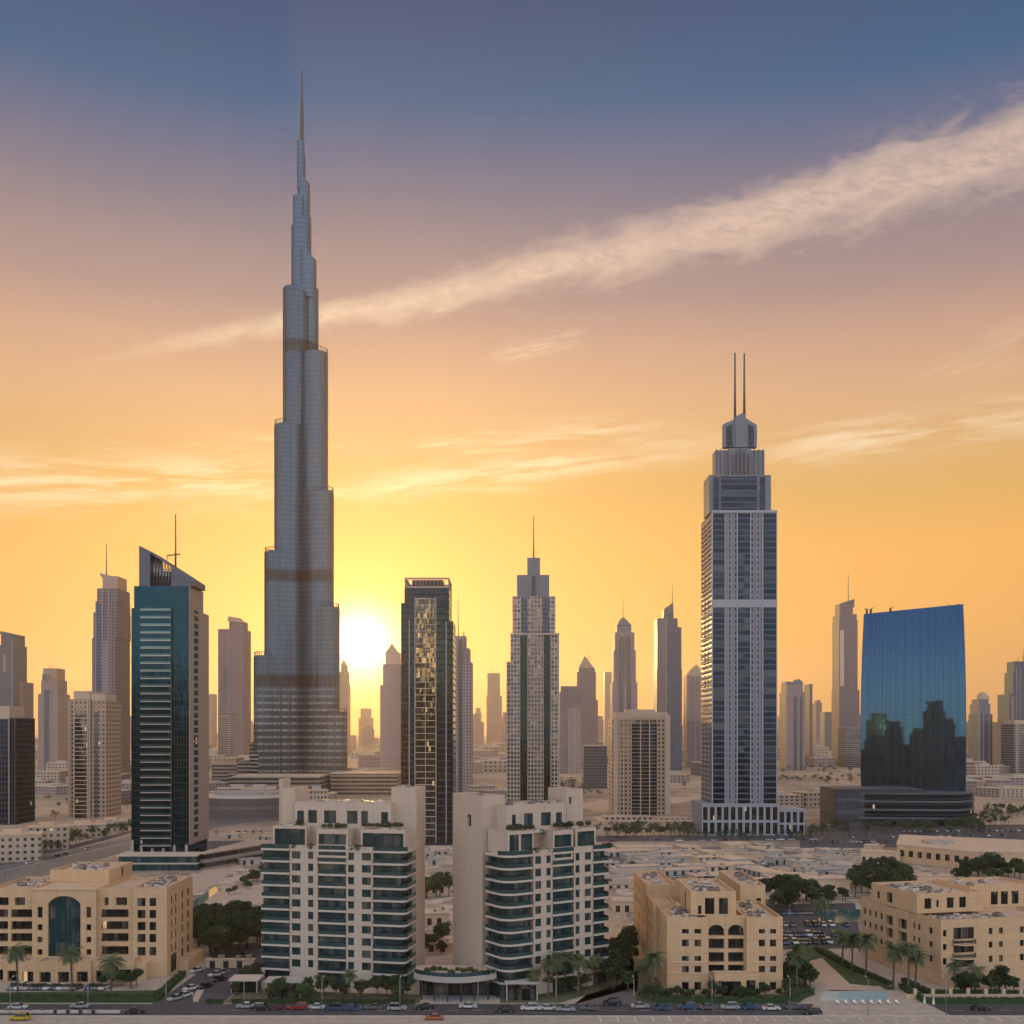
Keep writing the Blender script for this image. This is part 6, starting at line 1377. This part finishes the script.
# hazy towers at the skyline between the named ones
random.seed(55)
sk = {}
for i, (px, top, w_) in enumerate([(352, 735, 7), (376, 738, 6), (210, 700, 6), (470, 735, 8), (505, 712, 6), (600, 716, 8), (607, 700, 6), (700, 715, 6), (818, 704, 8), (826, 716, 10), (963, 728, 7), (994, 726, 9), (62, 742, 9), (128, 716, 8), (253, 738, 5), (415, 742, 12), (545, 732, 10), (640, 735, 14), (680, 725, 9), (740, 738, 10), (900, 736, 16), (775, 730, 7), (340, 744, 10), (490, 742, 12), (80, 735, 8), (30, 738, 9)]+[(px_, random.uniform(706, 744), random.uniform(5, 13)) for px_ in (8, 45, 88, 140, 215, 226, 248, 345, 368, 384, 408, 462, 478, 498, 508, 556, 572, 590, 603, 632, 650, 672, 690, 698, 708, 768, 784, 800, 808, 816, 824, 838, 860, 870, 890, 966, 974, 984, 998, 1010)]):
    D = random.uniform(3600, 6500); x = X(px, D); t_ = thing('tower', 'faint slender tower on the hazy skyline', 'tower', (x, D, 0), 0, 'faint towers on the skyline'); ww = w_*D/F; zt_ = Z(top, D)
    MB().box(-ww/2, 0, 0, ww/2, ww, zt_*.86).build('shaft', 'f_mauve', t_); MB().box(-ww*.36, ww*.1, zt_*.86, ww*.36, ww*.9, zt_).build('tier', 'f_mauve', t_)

# ------------------------------------------------------------------ street furniture
def lamp_post(px, py, label, group, rz=0, h_=9):
    x, y = G(px, py); t_ = thing('street_lamp', label, 'street lamp', (x, y, 0), rz, group); MB().tube((0, 0, 0), (0, 0, h_), .1, .06, 8).build('pole', 'steel', t_)
    MB().tube((0, 0, h_-.05), (1.6, 0, h_+.35), .05, .04, 6).build('arm', 'steel', t_); MB().box(1.4, -.14, h_+.28, 2.2, .14, h_+.42).build('lamp_head', 'ac_white', t_)
for px in range(10, 1024, 78): lamp_post(px, 1016.2, 'tall grey street lamp along the pavement of the near street', 'street lamps on the near pavement', math.pi/2)
for px, py in ((5, 876), (40, 867), (75, 858), (108, 850)): lamp_post(px, py, 'highway lamp left of the teal tower', 'highway lamps', 1.0, 11)
for px in range(600, 1010, 45): lamp_post(px, 845, 'lamp along the cross road behind the lots', 'lamps on the cross road', 0, 10)
for px, py in ((745, 948), (790, 930), (828, 930)): lamp_post(px, py, 'lamp in the car park behind the pool garden', 'lamps in the car park', 0, 9)
bo = thing('bollard', 'short dark bollard on the pale kerb wall by the street', 'bollard', (*G(5, 1012.5), 0), 0, 'bollards along the pale kerb wall'); MB().box(-.35, -.25, 0, .35, .25, .9).build('post', 'dark_metal', bo); MB().box(-.4, -.3, .902, .4, .3, 1.0).build('cap', 'steel', bo)
for i in range(1, 8): copy_thing(bo, (*G(5+i*12.6, 1012.5+.15*i), 0))
kw = MB(); kw.box(G(-20, 1013)[0], 259.5, 0, G(120, 1013)[0], 260.0, .7); o = kw.build('parapet', 'slab_white'); tag(o, 'low pale parapet wall along the street before the hotel', 'wall')
kw = MB(); 
for i in range(26): x_ = X(600, 254)+i*4.2; kw.box(x_, 252.2, 0, x_+.25, 256.4, .018)
o = kw.build('stall_marking', 'road_paint'); o['kind'] = 'structure'
# garden wall of the rounded balcony block with its piers
gw_ = thing('garden_wall', 'low curved garden wall with square piers before the rounded balcony block', 'wall', (*G(960, 999), 0))
q = MB(); q.box(-14, 0, 0, 24, .35, 1.2); q.build('wall', 'tan_light', gw_)
for i in range(8): MB().box(-12+i*4.6, -.15, 0, -11.2+i*4.6, .55, 2.6).build('pier', 'tan_light', gw_)
# closed parasols, loungers and two people by the pool
plain('canvas', (.66, .62, .58), .9); plain('wood', (.25, .16, .09), .7)
for px, py, lb in ((924.5, 1006, 'closed white parasol on the deck corner, left of the pair'), (933.5, 1007, 'closed white parasol on the deck corner, right of the pair')):
    x, y = G(px, py); t_ = thing('parasol', lb, 'parasol', (x, y, 0)); MB().tube((0, 0, 0), (0, 0, 2.9), .04, .03, 6).build('pole', 'wood', t_); MB().cyl(0, 0, .34, .7, 1.6, 10, 0, .26).cyl(0, 0, .26, 1.6, 2.75, 10, 0, .04).build('canopy', 'canvas', t_); MB().cyl(0, 0, .35, 0, .12, 12).build('base', 'concrete', t_)
lg = thing('sun_lounger', 'pale sun lounger in the row on the pool deck', 'sun lounger', (*G(838, 1004), .04), math.pi/2, 'loungers on the pool deck')
MB().box(-.95, -.33, .28, .4, .33, .38).build('seat', 'canvas', lg); b = MB(); b.add([(.4, -.33, .3), (1.0, -.33, .75), (1.0, .33, .75), (.4, .33, .3), (.4, -.33, .38), (.95, -.33, .83), (.95, .33, .83), (.4, .33, .38)], [(0, 1, 2, 3), (4, 7, 6, 5), (0, 4, 5, 1), (2, 6, 7, 3), (1, 5, 6, 2)]); b.build('backrest', 'canvas', lg)
for sx, sy in ((-.85, -.28), (-.85, .28), (.35, -.28), (.35, .28)): MB().box(sx-.03, sy-.03, 0, sx+.03, sy+.03, .279).build('leg', 'wood', lg)
for i in range(1, 8): copy_thing(lg, (*G(838+i*8.5, 1004), .04), math.pi/2)
# roof clutter of the lots
random.seed(9)
for px, py, h_ in ((842, 922, 1), ):
    pass
# ------------------------------------------------------------------ the quarter behind the viewer, seen in the mirror tower
random.seed(101)
RW = []
for i in range(26):
    a = R_(8+i*1.9); dist = random.uniform(330, 760); RW.append((-math.sin(a)*dist, -math.cos(a)*dist, random.uniform(50, 100), random.uniform(55, 120)))
for j, h_ in ((3, 215), (4, 265), (8, 150), (13, 205), (17, 235), (21, 160)): RW[j] = (*RW[j][:2], 58+j, h_)
for i, (x_, y_, w_, h_) in enumerate(RW):
    t_ = thing('tower', 'dark tower seen only as a reflection in the mirror glass tower', 'tower', (x_, y_, 0), random.uniform(-.4, .4), 'towers reflected in the mirror tower')
    MB().box(-w_/2, 0, 0, w_/2, w_*.8, h_*.85).build('shaft', 'f_rear', t_); MB().box(-w_*.35, w_*.1, h_*.85, w_*.35, w_*.7, h_).build('tier', 'f_rear', t_)
